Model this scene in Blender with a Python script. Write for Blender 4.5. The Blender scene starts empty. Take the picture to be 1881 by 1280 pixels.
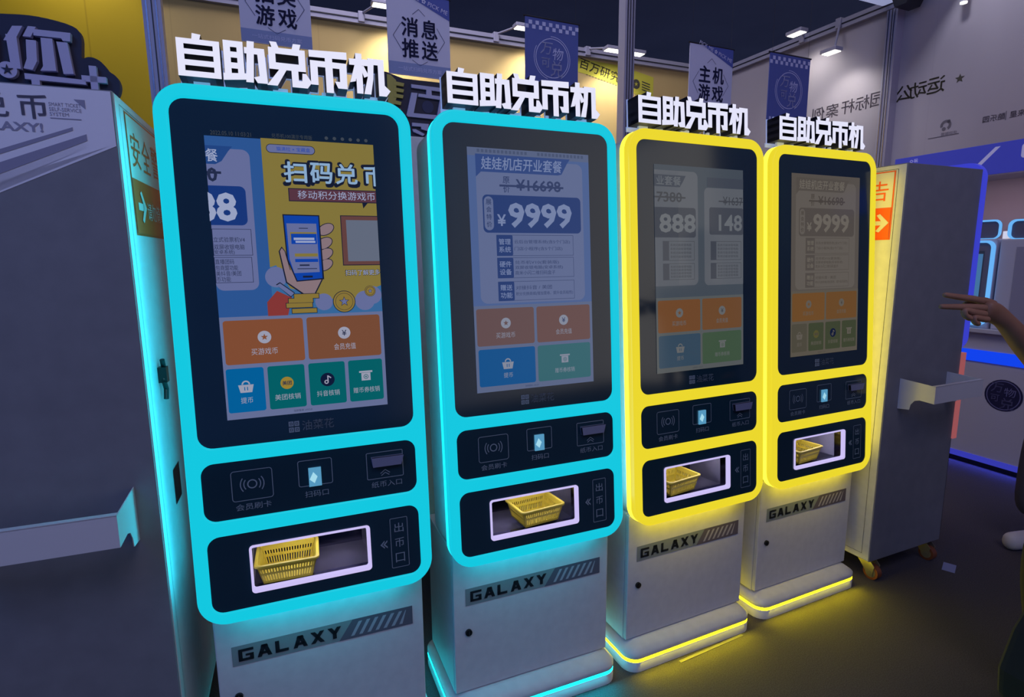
import bpy, bmesh, math
from mathutils import Vector, Matrix

# ------------------------------------------------------------------ camera, world, light, exposure
C = bpy.context.scene.collection
sc = bpy.context.scene
PI = math.pi

def lin(c):
    return tuple((x / 12.92 if x <= 0.04045 else ((x + 0.055) / 1.055) ** 2.4) for x in [v / 255.0 for v in c])

cam_d = bpy.data.cameras.new('camera')
cam = bpy.data.objects.new('camera', cam_d)
C.objects.link(cam)
cam_d.sensor_fit = 'HORIZONTAL'
cam_d.sensor_width = 36.0
cam_d.lens = 36.0 * 1039.2 / 1881.0
cam_d.clip_start = 0.05
cam_d.clip_end = 200
pitch, roll = -0.1600, -0.0085
cp, sp = math.cos(pitch), math.sin(pitch)
r0, f0, u0 = Vector((1, 0, 0)), Vector((0, cp, sp)), Vector((0, -sp, cp))
cr, sr = math.cos(roll), math.sin(roll)
rv, uv_ = cr * r0 + sr * u0, -sr * r0 + cr * u0
M = Matrix((rv, uv_, -f0)).transposed().to_4x4()
M.translation = Vector((0, 0, 1.5))
cam.matrix_world = M
sc.camera = cam

sc.view_settings.view_transform = 'Standard'
sc.view_settings.look = 'None'
sc.view_settings.exposure = 0.0
sc.view_settings.gamma = 1.0
sc.view_settings.use_curve_mapping = False
sc.cycles.use_denoising = True
sc.cycles.max_bounces = 6
sc.cycles.sample_clamp_indirect = 4.0

w = bpy.data.worlds.new('hall_air')
sc.world = w
w.use_nodes = True
bg = w.node_tree.nodes['Background']
# the lit hall around the stand: cool on the left, brighter and warmer towards the aisle on the right
_tc = w.node_tree.nodes.new('ShaderNodeTexCoord'); _sx = w.node_tree.nodes.new('ShaderNodeSeparateXYZ')
_rp = w.node_tree.nodes.new('ShaderNodeValToRGB'); _mr = w.node_tree.nodes.new('ShaderNodeMapRange')
_mr.inputs[1].default_value = -1; _mr.inputs[2].default_value = 1
_rp.color_ramp.elements[0].color = (0.030, 0.060, 0.19, 1); _rp.color_ramp.elements[0].position = 0.74
_rp.color_ramp.elements[1].color = (0.80, 0.72, 0.60, 1); _rp.color_ramp.elements[1].position = 0.97
w.node_tree.links.new(_tc.outputs['Generated'], _sx.inputs[0]); w.node_tree.links.new(_sx.outputs[0], _mr.inputs[0])
w.node_tree.links.new(_mr.outputs[0], _rp.inputs[0]); w.node_tree.links.new(_rp.outputs[0], bg.inputs[0])
bg.inputs[1].default_value = 1.0

def area(name, loc, target, size, power, col, size_y=None, parent=None, spread=PI):
    d = bpy.data.lights.new(name, 'AREA')
    d.energy = power
    d.color = col
    d.size = size
    if size_y:
        d.shape = 'RECTANGLE'
        d.size_y = size_y
    d.spread = spread
    o = bpy.data.objects.new(name, d)
    C.objects.link(o)
    o.location = loc
    o.rotation_euler = (Vector(target) - Vector(loc)).to_track_quat('-Z', 'Y').to_euler()
    if parent:
        o.parent = parent
    return o

# added fill lights for the hall's ceiling lamps, unseen above and behind the viewer
area('hall_fill_light', (-1.8, -2.0, 4.2), (-0.4, 1.8, 0.8), 2.0, 50, (0.15, 0.33, 1.0))  # its blue stands in for the cyan veil over the left side
area('hall_fill_light', (1.5, -1.2, 5.0), (2.6, 3.0, 0.8), 2.4, 58, (0.84, 0.74, 0.98))

area('stand_fill_light', (-0.6, 4.2, 6.8), (0.0, 6.6, 2.6), 2.6, 98, (0.88, 0.82, 0.95), spread=1.75)  # unseen fill light, added to brighten the back wall

# ------------------------------------------------------------------ materials
MATS = {}
def mat(name, col, rough=0.5, metal=0.0, emis=None, es=1.0, spec=0.5, coat=0.0):
    if name in MATS:
        return MATS[name]
    m = bpy.data.materials.new(name)
    m.use_nodes = True
    b = m.node_tree.nodes['Principled BSDF']
    b.inputs['Base Color'].default_value = (*lin(col), 1)
    b.inputs['Roughness'].default_value = rough
    b.inputs['Metallic'].default_value = metal
    b.inputs['Specular IOR Level'].default_value = spec
    if coat:
        b.inputs['Coat Weight'].default_value = coat
    if emis:
        b.inputs['Emission Color'].default_value = (*lin(emis), 1)
        b.inputs['Emission Strength'].default_value = es
    MATS[name] = m
    return m

def noisy(name, c1, c2, scale, rough=0.8, detail=6, bump=0.0, stretch=None, spec=0.3):
    if name in MATS:
        return MATS[name]
    m = bpy.data.materials.new(name)
    m.use_nodes = True
    nt = m.node_tree
    b = nt.nodes['Principled BSDF']
    tc = nt.nodes.new('ShaderNodeTexCoord')
    mp = nt.nodes.new('ShaderNodeMapping')
    nz = nt.nodes.new('ShaderNodeTexNoise')
    rp = nt.nodes.new('ShaderNodeValToRGB')
    nz.inputs['Scale'].default_value = scale
    nz.inputs['Detail'].default_value = detail
    if stretch:
        mp.inputs['Scale'].default_value = stretch
    rp.color_ramp.elements[0].position = 0.3
    rp.color_ramp.elements[1].position = 0.7
    rp.color_ramp.elements[0].color = (*lin(c1), 1)
    rp.color_ramp.elements[1].color = (*lin(c2), 1)
    L = nt.links.new
    L(tc.outputs['Object'], mp.inputs['Vector'])
    L(mp.outputs['Vector'], nz.inputs['Vector'])
    L(nz.outputs['Fac'], rp.inputs['Fac'])
    L(rp.outputs['Color'], b.inputs['Base Color'])
    b.inputs['Roughness'].default_value = rough
    b.inputs['Specular IOR Level'].default_value = spec
    if bump:
        bp = nt.nodes.new('ShaderNodeBump')
        bp.inputs['Strength'].default_value = bump
        bp.inputs['Distance'].default_value = 0.004
        L(nz.outputs['Fac'], bp.inputs['Height'])
        L(bp.outputs['Normal'], b.inputs['Normal'])
    MATS[name] = m
    return m

def glow(name, col, es=1.0):
    return mat(name, (8, 8, 8), 0.35, 0, col, es, 0.2)

def pix(name, col, es=1.0):          # a lit pixel colour under glossy cover glass
    return mat('pixel_' + name, (6, 7, 9), 0.12, 0, col, es, 0.35)

WHITE = noisy('white_powder_coat', (196, 196, 202), (204, 204, 209), 30, 0.42, 3, 0, None, 0.45)
GREYBODY = noisy('grey_laminate', (118, 118, 126), (126, 126, 134), 14, 0.45, 3, 0, None, 0.4)
WHITEPRINT = mat('white_print', (222, 220, 232), 0.5)
PRINTGREY = mat('grey_print', (138, 136, 160), 0.5)
DARK = mat('dark_plastic', (22, 24, 34), 0.4)
BLACK = mat('black_plastic', (10, 10, 14), 0.4)
NAVY = mat('navy_foam_board', (22, 24, 52), 0.6)
LAV = mat('lavender_foam_board', (176, 174, 205), 0.6)
GLASS = noisy('dark_cover_glass', (22, 50, 64), (26, 54, 68), 3, 0.10, 2, 0, None, 0.9)  # teal in the base colour stands in for the LED veil glow
LINE = mat('etched_grey_line', (134, 150, 160), 0.5)
CHROME = mat('brushed_steel', (150, 150, 165), 0.22, 1.0)
MIRROR = mat('mirror_steel', (120, 120, 140), 0.12, 1.0)
ZINC = mat('zinc_plate', (170, 165, 140), 0.35, 0.8)
WHEEL = mat('amber_caster_tread', (120, 62, 34), 0.5)
ALU = mat('anodised_aluminium', (158, 158, 180), 0.4, 0.25)
YPLASTIC = mat('yellow_plastic', (214, 196, 62), 0.4)
CYAN = glow('cyan_led_front', (18, 200, 224), 1.0)
CYAN_SIDE = glow('cyan_led_side', (18, 205, 228), 2.0)
CYAN_STRIP = glow('cyan_led_strip', (8, 225, 240), 9.0)
YEL = glow('yellow_led_front', (236, 216, 44), 1.0)
YEL_SIDE = glow('yellow_led_side', (240, 218, 50), 3.0)
YEL_STRIP = glow('yellow_led_strip', (250, 228, 16), 9.0)
LETTER_FACE = glow('white_letter_face', (228, 228, 250), 1.0)
LETTER_SIDE = mat('letter_return', (22, 24, 46), 0.45)
LETTER_BACK = mat('clear_backing', (190, 200, 225), 0.25, 0, (150, 165, 210), 0.35)
SLOTGLOW = glow('lavender_slot_led', (204, 192, 246), 1.0)

# ------------------------------------------------------------------ geometry helpers
def setmeta(o, label=None, cat=None, group=None, kind=None):
    if label: o['label'] = label
    if cat: o['category'] = cat
    if group: o['group'] = group
    if kind: o['kind'] = kind
    return o

def thing(name, label, cat, loc=(0, 0, 0), rz=0.0, group=None):
    o = bpy.data.objects.new(name, None)
    o.empty_display_size = 0.1
    C.objects.link(o)
    o.location = loc
    o.rotation_euler = (0, 0, rz)
    return setmeta(o, label, cat, group)

class MB:
    """collects polygons with materials into ONE mesh"""
    def __init__(self):
        self.v, self.f, self.mi, self.mats, self.smooth = [], [], [], [], []
    def m(self, material):
        if material not in self.mats:
            self.mats.append(material)
        return self.mats.index(material)
    def add(self, verts, faces, material, smooth=False):
        b = len(self.v)
        self.v += [tuple(p) for p in verts]
        k = self.m(material)
        for f in faces:
            self.f.append([i + b for i in f]); self.mi.append(k); self.smooth.append(smooth)
        return self
    def box(self, a, b, material, place=None):
        x0, y0, z0 = a; x1, y1, z1 = b
        vs = [(x0, y0, z0), (x1, y0, z0), (x1, y1, z0), (x0, y1, z0), (x0, y0, z1), (x1, y0, z1), (x1, y1, z1), (x0, y1, z1)]
        if place: vs = [place(*p) for p in vs]
        return self.add(vs, [(0, 3, 2, 1), (4, 5, 6, 7), (0, 1, 5, 4), (1, 2, 6, 5), (2, 3, 7, 6), (3, 0, 4, 7)], material)
    def prism(self, pts, w0, w1, material, place, side=None):
        n = len(pts)
        vs = [place(p[0], p[1], w0) for p in pts] + [place(p[0], p[1], w1) for p in pts]
        self.add(vs, [list(range(n)), list(range(2 * n - 1, n - 1, -1))], material)
        return self.add(vs, [(i, i + n, (i + 1) % n + n, (i + 1) % n) for i in range(n)], side or material)
    def tube(self, p0, p1, r, material, n=12, r1=None):
        p0, p1 = Vector(p0), Vector(p1)
        r1 = r if r1 is None else r1
        d = (p1 - p0).normalized()
        a = d.orthogonal().normalized(); c = d.cross(a)
        vs = [p0 + (a * math.cos(t) + c * math.sin(t)) * r for t in [2 * PI * i / n for i in range(n)]]
        vs += [p1 + (a * math.cos(t) + c * math.sin(t)) * r1 for t in [2 * PI * i / n for i in range(n)]]
        self.add(vs, [(i, (i + 1) % n, (i + 1) % n + n, i + n) for i in range(n)], material, True)
        return self.add(vs, [list(range(n - 1, -1, -1)), list(range(n, 2 * n))], material)
    def build(self, name, parent=None, bevel=0.0, seg=2):
        me = bpy.data.meshes.new(name)
        me.from_pydata(self.v, [], self.f)
        for m_ in self.mats: me.materials.append(m_)
        for p, k, s in zip(me.polygons, self.mi, self.smooth):
            p.material_index = k; p.use_smooth = s
        me.update()
        bm = bmesh.new(); bm.from_mesh(me)
        bmesh.ops.recalc_face_normals(bm, faces=bm.faces) if not getattr(self, 'flat', False) else None
        if bevel:
            bmesh.ops.remove_doubles(bm, verts=bm.verts, dist=1e-5)
            es = [e for e in bm.edges if len(e.link_faces) == 2 and e.calc_face_angle(0) > 0.6]
            bmesh.ops.bevel(bm, geom=es, offset=bevel, segments=seg, profile=0.6, affect='EDGES', clamp_overlap=True)
        bm.to_mesh(me); bm.free()
        o = bpy.data.objects.new(name, me)
        C.objects.link(o)
        if parent: o.parent = parent
        return o

def rrect(u0, v0, u1, v1, r, n=7):
    u0, u1 = min(u0, u1), max(u0, u1); v0, v1 = min(v0, v1), max(v0, v1)
    r = min(r, (u1 - u0) / 2 - 1e-6, (v1 - v0) / 2 - 1e-6)
    if r <= 0: return [(u0, v0), (u1, v0), (u1, v1), (u0, v1)]
    out = []
    for cx, cy, a0 in ((u1 - r, v0 + r, -90), (u1 - r, v1 - r, 0), (u0 + r, v1 - r, 90), (u0 + r, v0 + r, 180)):
        for i in range(n + 1):
            a = math.radians(a0 + 90.0 * i / n)
            out.append((cx + r * math.cos(a), cy + r * math.sin(a)))
    return out

def circ(u, v, r, n=32, ry=None):
    ry = ry or r
    return [(u + r * math.cos(2 * PI * i / n), v + ry * math.sin(2 * PI * i / n)) for i in range(n)]

def star(u, v, r, k=0.42):
    return [(u + (r if i % 2 == 0 else r * k) * math.sin(PI * i / 5), v + (r if i % 2 == 0 else r * k) * math.cos(PI * i / 5)) for i in range(10)]

_dg = None
def curve_mesh(loops, depth=0.0, bevel=0.0, res=3):
    """filled 2-D outline(s) with holes -> verts, faces, z from -depth/2 to depth/2"""
    c = bpy.data.curves.new('outline', 'CURVE')
    c.dimensions = '2D'; c.fill_mode = 'BOTH' if depth else 'FRONT'
    for L in loops:
        s = c.splines.new('POLY')
        s.points.add(len(L) - 1)
        for p, q in zip(s.points, L): p.co = (q[0], q[1], 0, 1)
        s.use_cyclic_u = True
    c.extrude = max(depth / 2 - bevel, 0)
    c.bevel_depth = bevel; c.bevel_resolution = res
    if bevel: c.offset = -bevel
    o = bpy.data.objects.new('outline', c)
    C.objects.link(o)
    me = bpy.data.meshes.new_from_object(o.evaluated_get(bpy.context.evaluated_depsgraph_get()))
    vs = [tuple(v.co) for v in me.vertices]; fs = [list(p.vertices) for p in me.polygons]
    bpy.data.objects.remove(o); bpy.data.curves.remove(c); bpy.data.meshes.remove(me)
    return vs, fs

_TX = {}
def text_mesh(s, bold=0.0):
    k = (s, bold)
    if k in _TX: return _TX[k]
    c = bpy.data.curves.new('writing', 'FONT')
    c.body = s; c.size = 1.0; c.offset = bold; c.resolution_u = 2; c.fill_mode = 'FRONT'
    o = bpy.data.objects.new('writing', c)
    C.objects.link(o)
    me = bpy.data.meshes.new_from_object(o.evaluated_get(bpy.context.evaluated_depsgraph_get()))
    vs = [tuple(v.co) for v in me.vertices]; fs = [list(p.vertices) for p in me.polygons]
    bpy.data.objects.remove(o); bpy.data.curves.remove(c); bpy.data.meshes.remove(me)
    if vs:
        xs = [v[0] for v in vs]; ys = [v[1] for v in vs]
        x0, x1, y0, y1 = min(xs), max(xs), min(ys), max(ys)
        vs = [((v[0] - (x0 + x1) / 2), (v[1] - (y0 + y1) / 2)) for v in vs]
        _TX[k] = (vs, fs, x1 - x0, y1 - y0)
    else:
        _TX[k] = ([], [], 1, 1)
    return _TX[k]

class Art:
    """printed or lit flat artwork on one surface: place(u, v, lift) -> point"""
    def __init__(self, place, lift=0.0004):
        self.mb = MB(); self.mb.flat = True; self.place = place; self.k = lift; self.clip = None
    def _c(self, u, v):
        if self.clip:
            u = min(max(u, self.clip[0]), self.clip[1])
        return u, v
    def poly(self, pts, m, L=1):
        self.mb.add([self.place(*self._c(*p), L * self.k) for p in pts], [list(range(len(pts)))], m); return self
    def rect(self, u0, v0, u1, v1, m, L=1, r=0.0):
        return self.poly(rrect(u0, v0, u1, v1, r), m, L)
    def circle(self, u, v, r, m, L=1, ry=None, n=28):
        return self.poly(circ(u, v, r, n, ry), m, L)
    def frame(self, u0, v0, u1, v1, t, m, L=1, r=0.0):
        a = rrect(u0, v0, u1, v1, r); b = rrect(u0 + t, v0 + t, u1 - t, v1 - t, max(r - t, 1e-4) if r else 0)
        n = len(a)
        self.mb.add([self.place(*self._c(*p), L * self.k) for p in a + b], [(i, (i + 1) % n, (i + 1) % n + n, i + n) for i in range(n)], m); return self
    def ring(self, u, v, r, t, m, L=1, a0=0, a1=360, n=36):
        k = max(3, int(n * abs(a1 - a0) / 360))
        vs = []
        for i in range(k + 1):
            a = math.radians(a0 + (a1 - a0) * i / k)
            vs += [self.place(*self._c(u + r * math.cos(a), v + r * math.sin(a)), L * self.k), self.place(*self._c(u + (r - t) * math.cos(a), v + (r - t) * math.sin(a)), L * self.k)]
        self.mb.add(vs, [(2 * i, 2 * i + 2, 2 * i + 3, 2 * i + 1) for i in range(k)], m); return self
    def line(self, a, b, t, m, L=1):
        dx, dy = b[0] - a[0], b[1] - a[1]; l = math.hypot(dx, dy); nx, ny = -dy / l * t / 2, dx / l * t / 2
        return self.poly([(a[0] + nx, a[1] + ny), (a[0] - nx, a[1] - ny), (b[0] - nx, b[1] - ny), (b[0] + nx, b[1] + ny)], m, L)
    def text(self, s, u, v, h, m, L=2, w=None, bold=0.0, align='C', shear=0.0, rot=0.0, mirror=False):
        """h = height of the writing, w = its width (else natural)"""
        latin = all(ord(c_) < 256 for c_ in s)
        vs, fs, tw, th = text_mesh(s, bold if latin else 0.0)
        if latin: bold = 0.0
        if not vs: return self
        sy = h / th; sx = (w / tw) if w else sy
        W = tw * sx
        off = {'C': 0, 'L': W / 2, 'R': -W / 2}[align]
        ca, sa = math.cos(rot), math.sin(rot)
        out = []
        for x, y in vs:
            x, y = x * sx + y * sy * shear, y * sy
            if mirror: x = -x
            x += off
            out.append((u + x * ca - y * sa, v + x * sa + y * ca))
        bb = bold * h * 1.05
        for dx, dy in ([(0, 0)] if not bold else [(bb, 0), (-bb, 0), (0, bb), (0, -bb)] + ([(bb * .7, bb * .7), (-bb * .7, bb * .7), (bb * .7, -bb * .7), (-bb * .7, -bb * .7)] if bold > 0.018 else [])):
            self.mb.add([self.place(*self._c(p[0] + dx, p[1] + dy), L * self.k) for p in out], fs, m)
        return self
    def build(self, name, parent=None):
        return self.mb.build(name, parent)

def plane(origin, yaw):
    """vertical plane: u to the right, v up, lift towards the viewer"""
    o = Vector(origin); r = Vector((math.cos(yaw), math.sin(yaw), 0)); n = Vector((math.sin(yaw), -math.cos(yaw), 0))
    return lambda u, v, l=0.0: tuple(o + r * u + Vector((0, 0, v)) + n * l)

# ------------------------------------------------------------------ the setting
YB, YR = math.radians(22.8), math.radians(-66.0)
CORNER = (2.73, 7.78)
WALL_H = 3.8
CARPET = noisy('dark_grey_carpet', (62, 58, 62), (84, 80, 84), 260, 0.95, 5, 0.6, None, 0.1)

def structure(o): o['kind'] = 'structure'; return o

structure(MB().box((-9, -5, -0.05), (10, 12, 0.0), CARPET).build('floor'))
structure(MB().box((-16, -8, 8.0), (18, 22, 8.1), noisy('dark_hall_ceiling', (70, 74, 94), (78, 82, 102), 0.6, 0.9)).build('ceiling'))

def wall_material(name, base1, base2, seam_w, seam_dark):
    m = noisy(name, base1, base2, 1.2, 0.75, 4, 0, (1, 1, 0.25))
    nt = m.node_tree; L = nt.links.new
    b = nt.nodes['Principled BSDF']
    tc = nt.nodes.new('ShaderNodeTexCoord'); sx = nt.nodes.new('ShaderNodeSeparateXYZ')
    mo = nt.nodes.new('ShaderNodeMath'); mo.operation = 'MODULO'; mo.inputs[1].default_value = seam_w
    ad = nt.nodes.new('ShaderNodeMath'); ad.operation = 'ADD'; ad.inputs[1].default_value = 100 * seam_w
    lt = nt.nodes.new('ShaderNodeMath'); lt.operation = 'LESS_THAN'; lt.inputs[1].default_value = 0.012
    mx = nt.nodes.new('ShaderNodeMix'); mx.data_type = 'RGBA'; mx.blend_type = 'MULTIPLY'
    mx.inputs[7].default_value = (seam_dark, seam_dark, seam_dark, 1)
    L(tc.outputs['Object'], sx.inputs[0]); L(sx.outputs['X'], ad.inputs[0]); L(ad.outputs[0], mo.inputs[0]); L(mo.outputs[0], lt.inputs[0])
    L(lt.outputs[0], mx.inputs[0])
    rp = [n for n in nt.nodes if n.type == 'VALTORGB'][0]
    L(rp.outputs['Color'], mx.inputs[6]); L(mx.outputs[2], b.inputs['Base Color'])
    return m

def wall(name, origin, yaw, u0, u1, h, m, t=0.06):
    o = MB().box((u0, 0, 0), (u1, t, h), m).build(name)
    o.location = (*origin, 0); o.rotation_euler = (0, 0, yaw)
    return structure(o)

YWALL = wall_material('yellow_fabric_panel', (188, 160, 22), (196, 168, 30), 0.62, 0.82)
TWALL = wall_material('lavender_lit_yellow_fabric', (186, 160, 104), (194, 170, 112), 1.24, 0.92)  # yellow fabric too, with the lavender light on it mixed into the colour
GWALL = wall_material('grey_banner_fabric', (150, 146, 158), (160, 156, 168), 1.3, 0.97)
wall('wall_back', CORNER, YB, -6.36, 0.0, WALL_H, TWALL)
wall('wall_left', CORNER, YB, -13.0, -6.36, 4.6, YWALL)
wall('wall_right', CORNER, YR, 0.0, 2.24, WALL_H, GWALL)
wall('wall_front', CORNER, YR, 2.24, 8.5, 4.6, GWALL)

def rail(name, origin, yaw, u0, u1, z):
    mb = MB()
    mb.box((u0, -0.05, z - 0.03), (u1, 0.07, z + 0.06), ALU)
    mb.box((u0, -0.056, z + 0.008), (u1, -0.05, z + 0.018), DARK)
    o = mb.build(name); o.location = (*origin, 0); o.rotation_euler = (0, 0, yaw)
    return structure(o)
rail('trim_1', CORNER, YB, -6.36, 0.06, WALL_H)
rail('trim_2', CORNER, YR, -0.06, 2.24, WALL_H)

def pillar(name, x, y, yaw, w_, h):
    mb = MB()
    hw = w_ / 2
    mb.box((-hw, -hw, 0), (hw, hw, h), ALU)
    for s in (0.02,):
        mb.box((hw * s - 0.003, -hw - 0.003, 0), (hw * s + 0.003, -hw + 0.002, h), DARK)
    for s in (-0.55, 0.5):
        mb.box((hw * s - 0.004, -hw - 0.006, 0), (hw * s + 0.004, -hw + 0.002, h), CHROME)
    mb.box((-hw * 1.6, -hw * 1.6, 0), (hw * 1.6, hw * 1.6, 0.012), ALU)
    o = mb.build(name); o.location = (x, y, 0); o.rotation_euler = (0, 0, yaw)
    return structure(o)
pillar('trim_3', -1.935, 3.33, YB, 0.088, 4.4)
pillar('trim_4', 0.945, 4.9, YB, 0.094, 4.7)
pr = plane((*CORNER, 0), YR)
px, py, _ = pr(2.26, 0, 0.05)
pillar('trim_5', px, py, YR, 0.10, 3.74)
px, py, _ = pr(-0.02, 0, 0.06)
pillar('trim_6', px, py, YB, 0.10, 3.78)

# printing on the walls is part of the walls
pb = plane((*CORNER, 0), YB)
INK = mat('wall_ink', (62, 60, 52), 0.7)
INKP = mat('wall_ink_faint', (92, 88, 102), 0.7)
LIME = mat('lime_print', (196, 190, 60), 0.7)
back_wall = bpy.data.objects['wall_back']
a = Art(pb, 0.002)
a.poly([(-2.35, 3.76), (-1.55, 3.74), (-1.05, 3.66), (-1.05, 3.36), (-1.50, 3.50), (-1.97, 3.59), (-2.35, 3.64)], LIME, 1)
a.text('百万研究', -1.81, 3.655, 0.115, INK, 2, w=0.56, bold=0.008, rot=-0.21)
for i in range(12): a.rect(-2.0 + i * 0.04, 3.585 - i * 0.0075, -1.975 + i * 0.04, 3.592 - i * 0.0075, INK, 2)
a.circle(-1.303, 3.556, 0.055, INK, 2); a.poly(star(-1.303, 3.556, 0.03, 0.3), LIME, 3)
for i in range(4): a.poly([(-1.22, 3.60 - i * 0.03), (-1.10, 3.575 - i * 0.03), (-1.10, 3.563 - i * 0.03), (-1.22, 3.588 - i * 0.03)], INK, 2)
o = a.build('wall_print', back_wall)
o.matrix_parent_inverse = back_wall.matrix_basis.inverted()

a = Art(pr, 0.002)
for ch, u in (('例', 1.477), ('案', 1.640), ('杆', 1.817), ('标', 1.971), ('园', 2.125)):
    a.text(ch, u, 2.995, 0.135, INKP, 1, w=0.145, bold=0.008, mirror=True)
right_wall = bpy.data.objects['wall_right']
o = a.build('wall_print', right_wall); o.matrix_parent_inverse = right_wall.matrix_basis.inverted()
a = Art(pr, 0.002)
for ch, u in (('公', 2.375), ('动', 2.50), ('运', 2.650)):
    a.text(ch, u, 2.985, 0.135, INK, 1, w=0.145, bold=0.014, mirror=True)
a.poly(star(2.84, 2.99, 0.04), INK, 1)
a.ring(2.768, 2.62, 0.045, 0.022, INKP, 1, -60, 200); a.circle(2.755, 2.59, 0.016, INKP, 1); a.circle(2.79, 2.65, 0.014, INKP, 1)
a.rect(2.63, 2.527, 2.88, 2.533, INKP, 1); a.text('运动联盟', 2.80, 2.545, 0.03, INKP, 1, mirror=True)
a.text('酷乐园', 3.13, 2.605, 0.05, INKP, 1, bold=0.01, mirror=True); a.rect(3.212, 2.57, 3.218, 2.64, INKP, 1)
a.text('未来星', 3.32, 2.605, 0.05, INKP, 1, bold=0.01, mirror=True)
front_wall = bpy.data.objects['wall_front']
o = a.build('wall_print', front_wall); o.matrix_parent_inverse = front_wall.matrix_basis.inverted()

# ------------------------------------------------------------------ arm spotlights on the wall rails
def arm_lamp(origin, yaw, u_base, u0, u1, z, label, power, out=0.35):
    base = plane((*origin, 0), yaw)(u_base, 0, 0)
    t = thing('arm_spotlight', label, 'spotlight', (base[0], base[1], WALL_H), yaw, 'arm spotlights clipped to the wall rails')
    du0, du1 = u0 - u_base, u1 - u_base
    zz = z - WALL_H
    mb = MB(); mb.box((-0.03, -0.07, -0.02), (0.03, 0.02, 0.075), ALU); mb.build('clamp', t, 0.004)
    MB().tube((0, -0.03, 0.06), (du0 + 0.08, -out + 0.05, zz + 0.04), 0.011, ALU, 8).build('arm', t)
    mb = MB(); mb.box((du0, -out - 0.05, zz), (du1, -out + 0.06, zz + 0.035), ALU); mb.build('lamp_head', t, 0.006)
    mb = MB(); mb.box((du0 + 0.015, -out - 0.04, zz - 0.006), (du1 - 0.015, -out + 0.05, zz), glow('lamp_glow', (255, 250, 240), 3.0)); mb.build('lamp_glass', t)
    d = bpy.data.lights.new('lamp_beam', 'SPOT'); d.energy = power; d.color = (1.0, 0.93, 0.82); d.spot_size = 2.0; d.spot_blend = 0.8; d.shadow_soft_size = 0.06
    l = bpy.data.objects.new('lamp_beam', d); C.objects.link(l); l.parent = t
    l.location = ((du0 + du1) / 2, -out, zz - 0.02)
    l.rotation_euler = (Vector(((du0 + du1) / 2, 0.0, zz - 0.75)) - l.location).to_track_quat('-Z', 'Y').to_euler()
arm_lamp(CORNER, YB, -3.14, -3.05, -2.42, 3.84, 'arm spotlight on the back rail, beside the blue flag behind the second kiosk', 55)
arm_lamp(CORNER, YB, -2.01, -1.96, -1.45, 3.76, 'arm spotlight on the back rail, half hidden by the aluminium pillar', 50)
arm_lamp(CORNER, YB, -4.55, -4.50, -3.95, 3.84, 'arm spotlight above the white flag behind the first kiosk', 60)
arm_lamp(CORNER, YR, 1.25, 1.33, 1.52, 3.77, 'small lit spotlight standing above the sloping right rail', 24)
arm_lamp(CORNER, YR, 1.68, 1.76, 1.93, 3.46, 'small lit spotlight below the right rail, in front of the grey wall', 20)
arm_lamp(CORNER, YB, -7.15, -7.1, -6.7, 4.35, 'arm spotlight high on the yellow wall, above the top edge of the picture', 40)
t = thing('light_box', 'white glowing light box on top of the grey wall pillar', 'light box', (*pr(2.50, 0, 0.50)[:2], 3.745), YR)
mb = MB(); mb.prism([(-0.12, -0.06), (-0.02, -0.06), (0.04, 0.05), (-0.16, 0.05)], 0.24, 0.44, DARK, lambda u, v, w_: (u, w_, v)); mb.build('bracket', t)
mb = MB(); mb.box((-0.34, -0.30, 0.05), (0.34, 0.40, 0.30), mat('light_box_skin', (190, 195, 225), 0.5, 0, (170, 180, 225), 0.55)); mb.build('box_body', t, 0.02)
d = bpy.data.lights.new('wall_fill_beam', 'SPOT'); d.energy = 36; d.color = (0.92, 0.90, 1.0); d.spot_size = 2.6; d.spot_blend = 0.9; d.shadow_soft_size = 0.1  # unseen fill spot added to brighten the grey wall, apart from the downlight
l_ = bpy.data.objects.new('wall_fill_beam', d); C.objects.link(l_); l_.location = pr(3.1, 4.3, 0.9); l_.rotation_euler = (Vector(pr(3.1, 2.9, 0.0)) - l_.location).to_track_quat('-Z', 'Y').to_euler()
t2 = thing('downlight', 'tiny white downlight at the very top of the grey right wall', 'spotlight', pr(2.86, 3.555, 0.0), YR)
mb = MB(); mb.tube((0, -0.10, 0.02), (0, -0.10, 0.12), 0.03, ALU, 14); mb.box((-0.01, -0.1, 0.10), (0.01, 0.0, 0.12), ALU); mb.build('housing', t2)
mb = MB(); mb.tube((0, -0.10, 0.008), (0, -0.10, 0.02), 0.026, glow('downlight_glow', (255, 250, 240), 2.0), 14); mb.build('lens', t2)

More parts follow.
